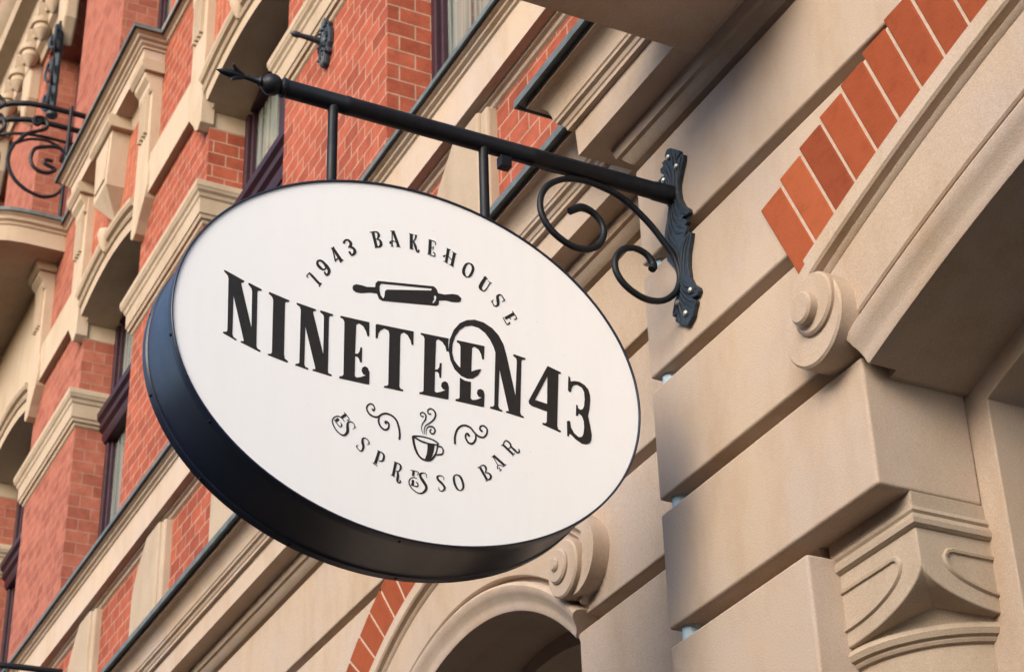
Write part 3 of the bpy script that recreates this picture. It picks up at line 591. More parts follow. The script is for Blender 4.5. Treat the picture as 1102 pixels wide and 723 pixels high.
# brick voussoirs over the two arches
def voussoirs(A, r0, r1, a0, a1, step, skew, name):
    bm = bmesh.new()
    n = int(abs(a1 - a0) * r0 / step)
    for i in range(n):
        b0 = a0 + (a1 - a0) * (i + 0.045) / n; b1 = a0 + (a1 - a0) * (i + 0.955) / n
        ro = r1 + random.uniform(-0.003, 0.003)
        P = lambda r, a: (A['cx'] + r * math.cos(a + skew * (r - r0)), A['zc'] + r * math.sin(a + skew * (r - r0)))
        # the outer end of every brick is cut square, so the back of the arch is stepped
        da = (b1 - b0)
        sw = 0.010 if A is A1 else 0.0
        prism(bm, [P(r0, b0), P(r0, b1), P(ro - sw, b1), P(ro + sw, b0)], A['y'] - 0.010 - random.uniform(0, .002), A['y'] + 0.03)
    o = obj(name, bm, LOOSE, B, bevel=0.004)
    bm = bmesh.new()
    ring(bm, A['cx'], A['zc'], [(r0 + 0.0, 0.0075), (r1 - 0.018, 0.0075), (r1 - 0.018, -0.02), (r0 + 0.0, -0.02)], A['y'], a0, a1, 48)
    obj('mortar_bed', bm, MORTAR, o)
    return o
aa = math.acos((A1['cx'] - 0.530) / 5.86)
voussoirs(A1, 5.782, 6.125, PI - aa, aa, 0.0972, 0.012, 'brick_voussoirs')
voussoirs(A2, 1.08 + 0.458 * .78 + .004, 1.08 + 0.458 * .78 + 0.31, PI - 0.74, 1.05, 0.095, 0.15, 'brick_voussoirs')

# engaged corner column with cushion capital beside the pilaster
CX, CY, CH = 0.43, 0.39, 0.30
bm = bmesh.new()
prof = [(-0.03, 3.607), (0.006, 3.607), (0.009, 3.596), (0.004, 3.590), (0.010, 3.584), (0.014, 3.574), (0.012, 3.562), (0.003, 3.556), (-0.03, 3.556)]
sweep(bm, prof, [(0.40, CY - CH), (CX + CH, CY - CH), (CX + CH, 0.40)])
box(bm, 0.40, CX + CH, CY - CH, 0.4, 3.60, 3.6475)
obj('capital_abacus', bm, STONE, sp, smooth=30)
bm = bmesh.new()
ZB0 = 3.372; ZH = 0.100
def lobe_poly(c, CH, top):
    pts = [(c - CH, top), (c - CH, ZB0 + ZH)]
    for i in range(1, 48):
        a = PI + PI * i / 48
        pts.append((c + CH * math.cos(a), ZB0 + ZH + ZH * math.sin(a)))
    return pts + [(c + CH, ZB0 + ZH), (c + CH, top)]
bm = bmesh.new(); prism(bm, lobe_poly(CX, CH - 0.0004, 3.560), CY - CH, CY, 'y')
obj('capital_lobe', bm, STONE, sp, bevel=0.004)
bm = bmesh.new(); prism(bm, lobe_poly(CY, CH - 0.0035, 3.5585), CX, CX + CH - 0.0002, 'x')
obj('capital_lobe', bm, STONE, sp, bevel=0.004)
bm = bmesh.new()
prev = None
for i in range(16):
    t = i / 15
    z = ZB0 - 0.01 + 0.11 * t
    Rz = CH - 0.012 + 0.115 * t ** 1.8
    rg = []
    for j in range(180):
        a = 2 * PI * (j + 0.5) / 180
        rho = min((CH - 0.009) / max(abs(math.cos(a)), abs(math.sin(a))), Rz)
        rg.append(bm.verts.new((CX + rho * math.cos(a), CY + rho * math.sin(a), z)))
    if prev:
        for j in range(180): face(bm, (prev[j], prev[(j + 1) % 180], rg[(j + 1) % 180], rg[j]))
    prev = rg
face(bm, prev)
obj('capital_body', bm, STONE, sp, smooth=30)
for kf in range(2):                            # raised shields on the two visible faces
    bm = bmesh.new()
    w = 0.230; top = 3.512
    half = [(0.0, top), (w - 0.040, top), (w - 0.026, top + 0.001), (w - 0.010, top - 0.004), (w, top - 0.018)]
    half += [(w * math.cos(a), top - 0.020 - 0.076 * math.sin(a)) for a in [i / 14 * PI / 2 for i in range(15)]]
    pts = half + [(-a, b) for a, b in half[-2::-1]]
    for rad, off in ((0.0070, 0.0), ):
        P3 = [((CX + u, CY - CH - 0.001, z) if kf == 0 else (CX + CH + 0.001, CY + u, z)) for u, z in pts]
        tube(bm, P3, rad, 6)
    obj('shield_moulding', bm, STONE, sp, smooth=40)
bm = bmesh.new()
lathe(bm, (CX, CY, 3.318), (0, 0, 1), [(0, 0.272), (0.004, 0.284), (0.010, 0.288), (0.014, 0.288), (0.018, 0.298), (0.031, 0.304), (0.044, 0.298), (0.052, 0.286), (0.054, 0.272)], 96)
obj('neck_ring', bm, STONE, sp, smooth=30)
bm = bmesh.new()
lathe(bm, (CX, CY, 0.0), (0, 0, 1), [(0, 0.34), (0.3, 0.34), (0.34, 0.28), (3.33, 0.274)], 96)
obj('column_shaft', bm, STONE, sp, smooth=30)

# lower string course with the break-out over the pilaster
C1 = [(-0.05, 5.165), (0.0, 5.165), (0.010, 5.172), (0.022, 5.186), (0.028, 5.196), (0.040, 5.200), (0.048, 5.228), (0.050, 5.238), (0.060, 5.242), (0.123, 5.244),
      (0.128, 5.345), (0.146, 5.348), (0.148, 5.360), (0.153, 5.364), (0.158, 5.376), (0.170, 5.382), (0.172, 5.392), (0.177, 5.396), (0.180, 5.415), (0.188, 5.438), (0.202, 5.456), (0.222, 5.466), (0.238, 5.468), (0.238, 5.488), (0.0, 5.55), (-0.05, 5.55)]
path1 = [(-11.5, BY), (XP, BY), (XP, 0.0), (6.2, 0.0)]
bm = bmesh.new(); sweep(bm, C1, path1)
c1 = obj('lower_cornice', bm, PLASTER, B, smooth=28)
bm = bmesh.new()
sweep(bm, [(0.205, 5.4895), (0.262, 5.4895), (0.262, 5.480), (0.268, 5.480), (0.268, 5.508), (-0.02, 5.575), (-0.02, 5.565), (0.205, 5.500)], path1)
obj('lead_flashing', bm, LEAD, c1)

# balcony slab over the near arch
bm = bmesh.new()
box(bm, 0.243, 0.80, -0.74, -0.06, 5.236, 5.46)
sl = obj('balcony_slab', bm, PLASTER, B, bevel=0.006)

# spandrel zone with stone blocks
bm = bmesh.new(); box(bm, -11.5, 0.3, BY, BY + 0.25, 5.5, 6.7)
obj('brick_wall', bm, BRICK, B)
for i in range(-1, 5):
    c = -1.74 - 1.33 * i
    bm = bmesh.new()
    RD = [(c - 0.25, 6.02), (c - 0.245, 6.07), (c - 0.22, 6.13), (c - 0.17, 6.20), (c - 0.10, 6.27), (c - 0.03, 6.335)]
    prism(bm, [(c + 0.25, 5.55), (c + 0.25, 6.335)] + RD[::-1] + [(c - 0.25, 5.55)], BY - 0.045, BY + 0.02)
    prism(bm, [(c + 0.20, 5.55), (c + 0.20, 6.335)] + RD[::-1] + [(c - 0.25, 5.55)], BY - 0.062, BY)
    obj('stone_block', bm, STONE, B, bevel=0.012)

# sill cornice
C2 = [(-0.05, 6.335), (0.0, 6.335), (0.012, 6.342), (0.016, 6.356), (0.030, 6.362), (0.034, 6.374), (0.074, 6.378), (0.076, 6.560), (0.086, 6.566), (0.088, 6.578), (0.104, 6.586), (0.106, 6.598), (0.122, 6.604), (0.124, 6.616), (0.0, 6.66), (-0.05, 6.66)]
path2 = [(-11.5, BY), (0.3, BY)]
bm = bmesh.new(); sweep(bm, C2, path2)
c2 = obj('sill_cornice', bm, PLASTER, B, smooth=28)
bm = bmesh.new()
sweep(bm, [(0.10, 6.6175), (0.136, 6.6175), (0.136, 6.610), (0.141, 6.610), (0.141, 6.634), (-0.24, 6.69), (-0.24, 6.68), (0.10, 6.628)], path2)
obj('lead_flashing', bm, LEAD, c2)

# first floor: brick piers, arched windows
def PR(k): return -2.57 - 2.69 * k            # right edge of pier k
def PL(k): return PR(k) - 1.36
ZSP = 8.945                                   # springing of the window arches
STRING = [(-0.03, 8.12), (0.002, 8.12), (0.012, 8.128), (0.016, 8.145), (0.030, 8.150), (0.036, 8.172), (0.044, 8.176), (0.046, 8.275), (0.056, 8.285), (0.060, 8.305), (0.074, 8.318), (0.078, 8.335), (0.082, 8.340), (0.084, 8.375), (0.05, 8.395), (-0.03, 8.395)]
for k in range(-1, 4):
    xr, xl = PR(k), PL(k)
    bm = bmesh.new(); box(bm, xl, xr, BY, 0.60, 6.64, ZSP)
    pier = obj('brick_pier', bm, BRICK_UP if k >= 2 else BRICK, B)
    bm = bmesh.new(); sweep(bm, STRING, [(xl, 0.44), (xl, BY), (xr, BY), (xr, 0.44)])
    obj('impost_moulding', bm, STONE, pier, smooth=28)
    # stone springer that wraps the pier
    bm = bmesh.new(); box(bm, xl - 0.003, xr + 0.003, BY + 0.002, 0.61, 8.825, ZSP + 0.0)
    box(bm, xl - 0.003, xr + 0.003, BY - 0.050, BY + 0.01, 9.045, 9.365)
    obj('stone_band', bm, STONE, pier, bevel=0.004)
    # hanging tongues and strips at both edges of the pier
    for s, e in ((1, xl), (-1, xr)):
        q = lambda u: e + s * u
        bm = bmesh.new()
        prism(bm, [(q(-0.02), 8.84), (q(0.03), 8.805), (q(0.08), 8.83), (q(0.13), 8.90), (q(0.19), 8.965), (q(0.24), 9.02), (q(0.27), 9.10), (q(0.27), 9.20), (q(0.235), 9.30), (q(0.24), 9.365), (q(0.225), 10.02), (q(-0.01), 10.02), (q(-0.02), 9.4)], BY - 0.068, BY + 0.02)
        st = obj('pendant_strip', bm, STONE, pier, bevel=0.005)
        bm = bmesh.new()
        for j in range(4):
            x = q(0.045 + 0.045 * j)
            box(bm, x - 0.010, x + 0.010, BY - 0.092, BY - 0.06, 9.56, 9.90)
        obj('fluting', bm, STONE, st)
        bm = bmesh.new()                       # console bulging under the cornice
        x0, x1 = sorted((q(0.0), q(0.225)))
        prism(bm, [(BY, 9.88), (BY - 0.080, 9.88), (BY - 0.094, 9.90), (BY - 0.092, 9.95), (BY - 0.125, 9.985), (BY - 0.130, 10.03), (BY, 10.03)], x0 - 0.004, x1 + 0.004, 'x')
        prism(bm, [(BY, 10.028), (BY - 0.135, 10.028), (BY - 0.160, 10.06), (BY - 0.165, 10.10), (BY - 0.150, 10.125), (BY, 10.125)], x0 - 0.035, x1 + 0.035, 'x')
        obj('console', bm, STONE, st, bevel=0.005)
    # brick panel between the strips
    bm = bmesh.new(); box(bm, xl, xr, BY + 0.001, 0.60, ZSP, 10.45)
    obj('brick_panel', bm, BRICK_UP if k >= 2 else BRICK, pier)

def bay(k):                                    # opening between pier k+1 (left) and pier k (right)
    xl, xr = PR(k + 1), PL(k)
    cx = (xl + xr) / 2; w = (xr - xl) / 2
    rise = 0.10
    Rr = (w * w + rise * rise) / (2 * rise)
    A = dict(cx=cx, zc=ZSP + rise - Rr, r=Rr, zs=ZSP, h=w, y=BY)
    bm = bmesh.new()
    for poly in band_polys(A, xl, xr, ZSP, 10.45):
        prism(bm, poly, BY + 0.002, 0.60)
    a = math.acos(w / Rr)
    plain = k >= 2
    ar = obj('window_arch', bm, STONE, B)
    bm = bmesh.new()
    da = 0.03
    ring(bm, cx, A['zc'], [(Rr - 0.004, -0.02), (Rr - 0.004, 0.050), (Rr + 0.075, 0.052), (Rr + 0.080, 0.066), (Rr + 0.100, 0.078), (Rr + 0.118, 0.070), (Rr + 0.122, 0.056),
        (Rr + 0.150, 0.056), (Rr + 0.158, 0.082), (Rr + 0.180, 0.096), (Rr + 0.205, 0.096), (Rr + 0.21, 0.070), (Rr + 0.21, -0.02)], BY, a + da, PI - a - da, 32)
    obj('archivolt', bm, STONE, ar, smooth=28)
    # upright brick voussoirs
    if not plain:
        bm = bmesh.new()
        z0 = lambda x: A['zc'] + math.sqrt((Rr + 0.19) ** 2 - (x - cx) ** 2)
        pts = [(cx - w * 0.93 + 2 * w * 0.93 * i / 20, z0(cx - w * 0.93 + 2 * w * 0.93 * i / 20)) for i in range(21)]
        pts += [(xr + 0.01, 9.62), (xr + 0.01, 10.0), (xl - 0.01, 10.0), (xl - 0.01, 9.62)]
        prism(bm, pts, BY - 0.012, BY + 0.01)
        obj('brick_voussoirs', bm, BRICK_V, ar)
    else:
        bm = bmesh.new()
        box(bm, xl - 0.1, xr + 0.1, BY - 0.045, BY + 0.01, ZSP + 0.27, 10.2)
        obj('plaster_field', bm, STONE, ar, bevel=0.004)
    # keystone
    if not plain:
        bm = bmesh.new()
        prism(bm, [(cx - 0.15, 9.58), (cx + 0.15, 9.58), (cx + 0.19, 10.02), (cx - 0.19, 10.02)], BY - 0.145, BY)
        v = [bm.verts.new(c) for c in ((cx - 0.15, BY - 0.145, 9.58), (cx + 0.15, BY - 0.145, 9.58), (cx + 0.15, BY, 9.58), (cx - 0.15, BY, 9.58), (cx, BY - 0.01, 9.38))]
        for i in range(4): face(bm, (v[i], v[(i + 1) % 4], v[4]))
        prism(bm, [(cx - 0.115, 9.64), (cx + 0.115, 9.64), (cx + 0.150, 9.98), (cx - 0.150, 9.98)], BY - 0.156, BY - 0.14)
        ks = obj('keystone', bm, STONE, ar, bevel=0.006)
        bm = bmesh.new()
        prism(bm, [(BY, 10.018), (BY - 0.165, 10.018), (BY - 0.19, 10.05), (BY - 0.195, 10.09), (BY - 0.18, 10.125), (BY, 10.125)], cx - 0.24, cx + 0.24, 'x')
        obj('keystone_cap', bm, STONE, ks, bevel=0.006)
        bm = bmesh.new()
        lathe(bm, (cx, BY - 0.075, 9.30), (0, 0, -1), [(0, 0.05), (0.03, 0.058), (0.07, 0.050), (0.13, 0.030), (0.17, 0.008)], 16)
        obj('leaf_boss', bm, STONE, ks, smooth=50)
    return ar
for k in range(-1, 3):
    bay(k)

# windows of the first floor
def window(xl, xr, z0, z1, y, ztr, parent=B, seed=0):
    bm = bmesh.new()
    for x0, x1 in ((xl, xl + 0.05), (xr - 0.05, xr)):
        box(bm, x0, x1, y - 0.03, y + 0.06, z0, z1)
    box(bm, (xl + xr) / 2 - 0.045, (xl + xr) / 2 + 0.045, y - 0.035, y + 0.05, z0, z1)
    box(bm, xl, xr, y - 0.028, y + 0.05, z0, z0 + 0.10)
    box(bm, xl, xr, y - 0.029, y + 0.05, z1 - 0.10, z1)
    for x0, x1 in ((xl + 0.051, xl + 0.075), (xr - 0.075, xr - 0.051)):
        box(bm, x0, x1, y - 0.005, y + 0.05, z0 + 0.1, z1 - 0.1)
    f = obj('window_frame', bm, PLUM, parent, bevel=0.006)
    bm = bmesh.new()
    sweep(bm, [(-0.03, ztr - 0.13), (0.045, ztr - 0.13), (0.060, ztr - 0.10), (0.060, ztr - 0.06), (0.085, ztr - 0.04), (0.090, ztr), (0.115, ztr + 0.02), (0.12, ztr + 0.06), (-0.03, ztr + 0.08)], [(xl + 0.002, y), (xr - 0.002, y)])
    obj('transom', bm, PLUM, f, smooth=28)
    bm = bmesh.new(); box(bm, xl + 0.04, xr - 0.04, y + 0.025, y + 0.031, z0 + 0.05, z1 - 0.05)
    obj('pane', bm, NETGLASS, f)
    bm = bmesh.new(); box(bm, xl - 0.1, xr + 0.1, y + 0.8, y + 0.85, z0 - 0.1, z1 + 0.2)
    obj('dark_interior', bm, ROOM, f)
    return f
for k in range(-1, 3):
    window(PR(k + 1), PL(k), 6.66, ZSP + 0.12, 0.44, 8.16, seed=k + 5)

# main cornice over the first floor, breaking forward over every window bay
C3 = [(-0.03, 10.02), (0.0, 10.02), (0.02, 10.06), (0.03, 10.115), (0.142, 10.12), (0.148, 10.215), (0.160, 10.220), (0.162, 10.235), (0.180, 10.245), (0.184, 10.262), (0.205, 10.270), (0.212, 10.288), (0.235, 10.300), (0.236, 10.312), (0.0, 10.36), (-0.03, 10.36)]
YR = BY + 0.19
path3 = [(-8.9, YR)]
for k in (2, 1, 0, -1):
    a = PR(k) - 0.08 if False else None
path3 = [(-8.9, YR), (PR(2) - 0.08, YR), (PR(2) - 0.08, BY), (PL(1) + 0.08, BY), (PL(1) + 0.08, YR), (PR(1) - 0.08, YR), (PR(1) - 0.08, BY), (PL(0) + 0.08, BY), (PL(0) + 0.08, YR),
         (PR(0) - 0.08, YR), (PR(0) - 0.08, BY), (PL(-1) + 0.08, BY), (PL(-1) + 0.08, YR), (0.3, YR)]
bm = bmesh.new(); sweep(bm, C3, path3)
c3 = obj('main_cornice', bm, PLASTER, B, smooth=28)
bm = bmesh.new()
sweep(bm, [(0.20, 10.3135), (0.250, 10.3135), (0.250, 10.302), (0.256, 10.302), (0.256, 10.330), (-0.02, 10.385), (-0.02, 10.37), (0.20, 10.322)], path3)
obj('lead_flashing', bm, LEAD, c3)

# second floor
Y2 = 0.25
for k in range(-1, 5):
    bm = bmesh.new(); box(bm, PL(k) + 0.03, PR(k) - 0.01, Y2, 0.62, 10.32, 13.42)
    p2 = obj('upper_brick_pier', bm, BRICK_UP, B)
for k in range(-1, 4):
    bm = bmesh.new(); box(bm, PR(k + 1) - 0.01, PL(k) + 0.03, Y2 + 0.001, 0.62, 13.38, 15.2)
    obj('lintel_brick', bm, BRICK_UP, B)
    window(PR(k + 1) - 0.01, PL(k) + 0.03, 10.4, 13.39, 0.56, 12.2, seed=k + 20)
bm = bmesh.new(); box(bm, -18, 0.3, Y2 + 0.0015, 0.62, 13.42, 16.5)
obj('upper_brick_wall', bm, BRICK_UP, B)
bm = bmesh.new()
sweep(bm, [(-0.03, 10.36), (0.055, 10.36), (0.06, 10.50), (0.045, 10.52), (0.045, 10.60), (0.02, 10.64), (-0.03, 10.64)], [(-8.0, Y2), (0.3, Y2)])
obj('plinth_moulding', bm, STONE, B, smooth=28)

# storey cornice high on the left with corbels and arches
C4 = [(-0.03, 13.42), (0.03, 13.42), (0.05, 13.47), (0.10, 13.50), (0.11, 13.60), (0.06, 13.62), (0.06, 13.95), (0.13, 13.98), (0.15, 14.05), (0.28, 14.09), (0.30, 14.20), (0.36, 14.26), (0.40, 14.34), (0.0, 14.42), (-0.03, 14.42)]
bm = bmesh.new(); sweep(bm, C4, [(-18, Y2), (0.3, Y2)])
c4 = obj('storey_cornice', bm, STONE, B, smooth=28)
for i in range(24):
    x = -5.0 - 0.42 * i
    bm = bmesh.new()
    lathe(bm, (x, Y2 - 0.13, 13.46), (0, 0, 1), [(-0.10, 0.01), (-0.06, 0.05), (0.0, 0.085), (0.05, 0.075), (0.06, 0.10), (0.12, 0.105)], 16)
    box(bm, x - 0.09, x + 0.09, Y2 - 0.20, Y2, 13.58, 13.72)
    obj('corbel', bm, STONE, c4, smooth=40)
    bm = bmesh.new()
    ring(bm, x + 0.21, 13.76, [(0.13, 0.0), (0.13, 0.11), (0.17, 0.11), (0.17, 0.0)], Y2 - 0.03, 0, 2 * PI * 0.999, 28)
    obj('blind_tracery', bm, STONE, c4, smooth=30)
for x in (-12.3, -11.05, -9.78, -8.5, -7.2):
    bm = bmesh.new()
    prism(bm, [(x - 0.13, 13.05), (x, 12.82), (x + 0.13, 13.05), (x + 0.16, 13.44), (x - 0.16, 13.44)], Y2 - 0.11, Y2 + 0.01)
    obj('wedge_stone', bm, STONE, c4, bevel=0.02)

# farther part of the facade, beyond the last pier
bm = bmesh.new(); box(bm, -18, PR(4) + 0.2, BY, 0.62, 0.0, 13.5)
obj('far_wall', bm, BRICK_UP, B)
bm = bmesh.new(); box(bm, PL(3) - 1.5, PL(3), BY + 0.30, 0.62, 6.6, 10.3)
obj('far_window_bay', bm, ROOM, B)

# first-floor balcony high on the left, with iron railing
BX0, BX1, BYF = -11.2, -8.86, -0.62
bp = [(BX0, BY + 0.1), (BX0, BYF + 0.5)]
for i in range(7):
    a = PI + (PI / 2) * i / 6
    bp.append((BX0 + 0.5 + 0.5 * math.cos(a), BYF + 0.5 + 0.5 * math.sin(a)))
for i in range(7):
    a = 1.5 * PI + (PI / 2) * i / 6
    bp.append((BX1 - 0.5 + 0.5 * math.cos(a), BYF + 0.5 + 0.5 * math.sin(a)))
bp += [(BX1, BYF + 0.5), (BX1, BY + 0.1)]
pp = []
for p in bp:
    if not pp or (Vector(p) - Vector(pp[-1])).length > 0.004: pp.append(p)
bp = pp
bm = bmesh.new()
sweep(bm, [(-0.10, 10.095), (0.0, 10.10), (0.004, 10.235), (0.016, 10.245), (0.020, 10.262), (0.040, 10.275), (0.046, 10.30), (0.066, 10.318), (0.070, 10.335), (-0.10, 10.335)], bp)
prism(bm, [(p[0] * 0.98 + -10.03 * 0.02, p[1] * 0.96) for p in bp], 10.098, 10.33, 'z')
bal = obj('round_balcony', bm, STONE, B, smooth=28)
bm = bmesh.new()
sweep(bm, [(-0.09, 10.3365), (0.078, 10.3365), (0.078, 10.325), (0.083, 10.325), (0.083, 10.356), (-0.09, 10.375)], bp)
prism(bm, [(p[0], p[1]) for p in bp], 10.352, 10.372, 'z')
obj('lead_flashing', bm, LEAD, bal)
RX = -8.84
def rail_pts(z, off=0.0):
    return [(p[0] + (0.04 if p[0] < -10 else -0.04), p[1] + 0.05, z) for p in bp]
bm = bmesh.new()
for z, r in ((11.45, 0.024), (11.29, 0.024), (11.15, 0.014)):
    tube(bm, rail_pts(z), r, 8)
for y in (0.12,):
    tube(bm, [(RX, y, 10.36), (RX, y, 11.46)], 0.016, 8)
rl = obj('railing', bm, IRON, bal, smooth=50)
bm = bmesh.new()
def scr(pts, dy=0.0, r=0.016, x=RX):
    q = catmull([(x, y + dy - 0.02, z + 0.12) for y, z in pts], 5)
    tube(bm, q, r, 7)
for dy in (0.0,):
    scr([(-0.273, 10.858), (-0.308, 10.729), (-0.289, 10.603), (-0.225, 10.506), (-0.136, 10.445)], dy)
    scr([(0.039, 10.774), (-0.01, 10.774), (-0.025, 10.74), (0.013, 10.722), (0.064, 10.70), (0.001, 10.652), (-0.085, 10.663), (-0.134, 10.737), (-0.114, 10.846), (-0.033, 10.893), (0.075, 10.918), (0.14, 10.86)], dy)
    scr([(-0.261, 10.862), (-0.188, 10.973), (-0.072, 11.046), (-0.034, 11.096), (-0.058, 11.156), (-0.12, 11.16), (-0.146, 11.114), (-0.119, 11.085), (-0.091, 11.108)], dy)
    scr([(-0.261, 10.862), (-0.16, 10.93), (-0.03, 10.955), (0.07, 10.93)], dy, 0.012)
    scr([(-0.136, 10.445), (-0.02, 10.42), (0.08, 10.46), (0.14, 10.55)], dy, 0.014)
obj('railing_scrolls', bm, IRON, bal, smooth=50)
bm = bmesh.new()
scr([(-0.463, 11.287), (-0.403, 11.238), (-0.392, 11.195), (-0.425, 11.155), (-0.449, 11.162)])
scr([(-0.443, 11.097), (-0.392, 11.075), (-0.365, 10.993), (-0.40, 10.923), (-0.423, 10.909)])
scr([(-0.408, 10.766), (-0.383, 10.707), (-0.387, 10.575)])
obj('railing_scrolls', bm, IRON, bal, smooth=50)

# second iron balcony at the bottom left
bm = bmesh.new()
box(bm, -9.2, -7.55, -0.40, BY, 5.50, 5.62)
lb = obj('small_balcony', bm, STONE, B, bevel=0.01)
bm = bmesh.new()
q = [(-9.2, BY, 0), (-9.2, -0.30, 0), (-8.9, -0.42, 0), (-8.0, -0.42, 0), (-7.72, -0.30, 0), (-7.66, BY, 0)]
q = catmull(q, 6)
for z, r in ((6.24, 0.02), (6.08, 0.016), (5.66, 0.016)):
    tube(bm, [(a, b, z) for a, b, c in q], r, 8)
for i in range(2, len(q), 2):
    tube(bm, [(q[i][0], q[i][1], 5.6), (q[i][0], q[i][1], 6.24)], 0.009, 6)
obj('railing', bm, IRON, lb, smooth=50)

# ------------------------------------------------------------------ things fixed to the facade
t = thing('wall_anchor', (-3.32, BY, 8.02), 'small ornate iron wall anchor with a spike on the brick pier above the bar', 'wall anchor')
bm = bmesh.new()
out = [(0, 0.155), (0.022, 0.150), (0.034, 0.120), (0.036, 0.100), (0.058, 0.098), (0.060, 0.078), (0.050, 0.068), (0.072, 0.045), (0.080, 0.0), (0.072, -0.045), (0.050, -0.068), (0.060, -0.078), (0.058, -0.098), (0.036, -0.100), (0.034, -0.120), (0.022, -0.150), (0, -0.155)]
out = out + [(-a, b) for a, b in out[-2:0:-1]]
prism(bm, [(-3.32 + a, 8.02 + b) for a, b in out], BY - 0.030, BY + 0.001)
obj('backplate', bm, CASTIRON, t, bevel=0.008)
bm = bmesh.new()
for i in range(12):
    a = 2 * PI * i / 12
    tube(bm, [(-3.32 + 0.030 * math.cos(a), BY - 0.032, 8.02 + 0.026 * math.sin(a)), (-3.32 + 0.066 * math.cos(a), BY - 0.031, 8.02 + 0.056 * math.sin(a))], [0.004, 0.0085], 6)
for w in (-1, 1):
    for u in (-0.5, 0, 0.5):
        tube(bm, [(-3.32 + u * 0.07, BY - 0.031, 8.02 + w * 0.075), (-3.32 + u * 0.035, BY - 0.031, 8.02 + w * 0.143)], [0.009, 0.005], 6)
    tube(bm, [(-3.375, BY - 0.032, 8.02 + w * 0.088), (-3.265, BY - 0.032, 8.02 + w * 0.088)], 0.008, 6)
lathe(bm, (-3.32, BY - 0.02, 8.02), (0, -1, 0), [(0, 0.045), (0.015, 0.04), (0.03, 0.02)], 16)
obj('leaf_relief', bm, CASTIRON, t, smooth=50)
bm = bmesh.new()
lathe(bm, (-3.32, BY - 0.03, 8.02), (0, -1, 0.0), [(0, 0.022), (0.05, 0.016), (0.12, 0.013), (0.14, 0.018), (0.16, 0.015), (0.175, 0.002)], 12)
obj('spike', bm, CASTIRON, t, smooth=50)

t = thing('wall_ornament', (-9.75, Y2, 12.1), 'tall blue-grey scrolled iron ornament on the upper brick pier at the top left', 'iron ornament')
bm = bmesh.new()
ox, oy, oz = -9.75, Y2 - 0.10, 12.1
tube(bm, [(ox, oy, oz - 0.1), (ox, oy, oz + 0.9)], 0.03, 8)
box(bm, ox - 0.045, ox + 0.045, oy - 0.03, oy - 0.005, oz + 0.60, oz + 0.92)
lathe(bm, (ox, oy, oz - 0.12), (0, 0, 1), [(0, 0.01), (0.03, 0.05), (0.06, 0.05), (0.09, 0.02)], 12)
obj('stem', bm, CASTIRON, t, smooth=40)
bm = bmesh.new()
for s, z, k in ((1, 0.60, 1.0), (-1, 0.66, 0.7), (-1, 0.30, 1.0), (1, 0.24, 1.0), (-1, -0.02, 0.8), (1, -0.04, 0.9)):
    P0 = [(0.0, 0.0), (0.07, 0.02), (0.12, 0.08), (0.13, 0.16), (0.09, 0.22), (0.045, 0.20), (0.04, 0.15), (0.07, 0.13)]
    tube(bm, catmull([(ox + s * a * k, oy - 0.03 - 0.3 * a, oz + z + c * k) for a, c in P0], 5), 0.015, 7)
obj('scrolls', bm, CASTIRON, t, smooth=50)

t = thing('rain_pipe', (-0.150, 0.045, 0), 'pale blue rain pipe showing in the grooves behind the left edge of the stone pilaster', 'downpipe')
bm = bmesh.new()
tube(bm, [(-0.172, 0.045, 0.02), (-0.172, 0.045, 5.24)], 0.026, 16)
obj('pipe', bm, PIPE, t, smooth=50)
bm = bmesh.new()
for z in (0.6, 2.2): tube(bm, [(-0.172, 0.045, z), (-0.172, 0.045, z + 0.03)], 0.034, 16)
obj('pipe_collar', bm, PIPE, t, smooth=50)

# ------------------------------------------------------------------ bracket
ZB = 4.912
BT = -0.004                                    # the bar droops a little towards its tip
BR = thing('sign_bracket', (0.0, -0.62, ZB), 'black wrought iron bar bracket with leaf finial and scrolls, screwed to the stone pilaster', 'sign bracket')
bm = bmesh.new()
lathe(bm, (0, 0.0, ZB), (0, -1, 0), [(0.0, 0.034), (0.014, 0.034), (0.018, 0.029), (0.075, 0.028), (0.078, 0.0262), (0.46, 0.0260), (0.462, 0.0267), (0.475, 0.0267), (0.477, 0.0258), (1.02, 0.0256), (1.022, 0.0263), (1.035, 0.0263), (1.037, 0.0254), (1.215, 0.0253)], 32)
obj('bar', bm, IRON, BR, smooth=40)
bm = bmesh.new()
lathe(bm, (0, -1.205, ZB), (0, -1, 0), [(0, 0.025), (0.003, 0.028), (0.010, 0.028), (0.012, 0.022)] + [(0.038 + 0.030 * math.sin(a), 0.030 * math.cos(a)) for a in [(-0.85 + 0.15 * i) for i in range(14)]] + [(0.068, 0.012), (0.074, 0.011)], 32)
ball = obj('ball', bm, IRON, BR, smooth=40)
bm = bmesh.new()
lathe(bm, (0, -1.272, ZB), (0, -1, 0), [(0, 0.012), (0.006, 0.014), (0.010, 0.009), (0.03, 0.0065), (0.048, 0.006), (0.058, 0.009), (0.070, 0.0105), (0.085, 0.0115), (0.098, 0.0105), (0.110, 0.0075), (0.125, 0.001)], 16)
for k in range(3):
    a = 0.75 + k * 2 * PI / 3
    u = (math.cos(a), math.sin(a))
    tube(bm, catmull([(u[0] * 0.004, -1.322, ZB + u[1] * 0.004), (u[0] * 0.012, -1.342, ZB + u[1] * 0.012), (u[0] * 0.022, -1.354, ZB + u[1] * 0.022), (u[0] * 0.031, -1.355, ZB + u[1] * 0.031)], 4),
         [0.004, 0.005, 0.0055, 0.006, 0.006, 0.006, 0.0055, 0.005, 0.0045, 0.004, 0.003, 0.002, 0.001][:13], 8)
obj('finial', bm, IRON, BR, smooth=50)
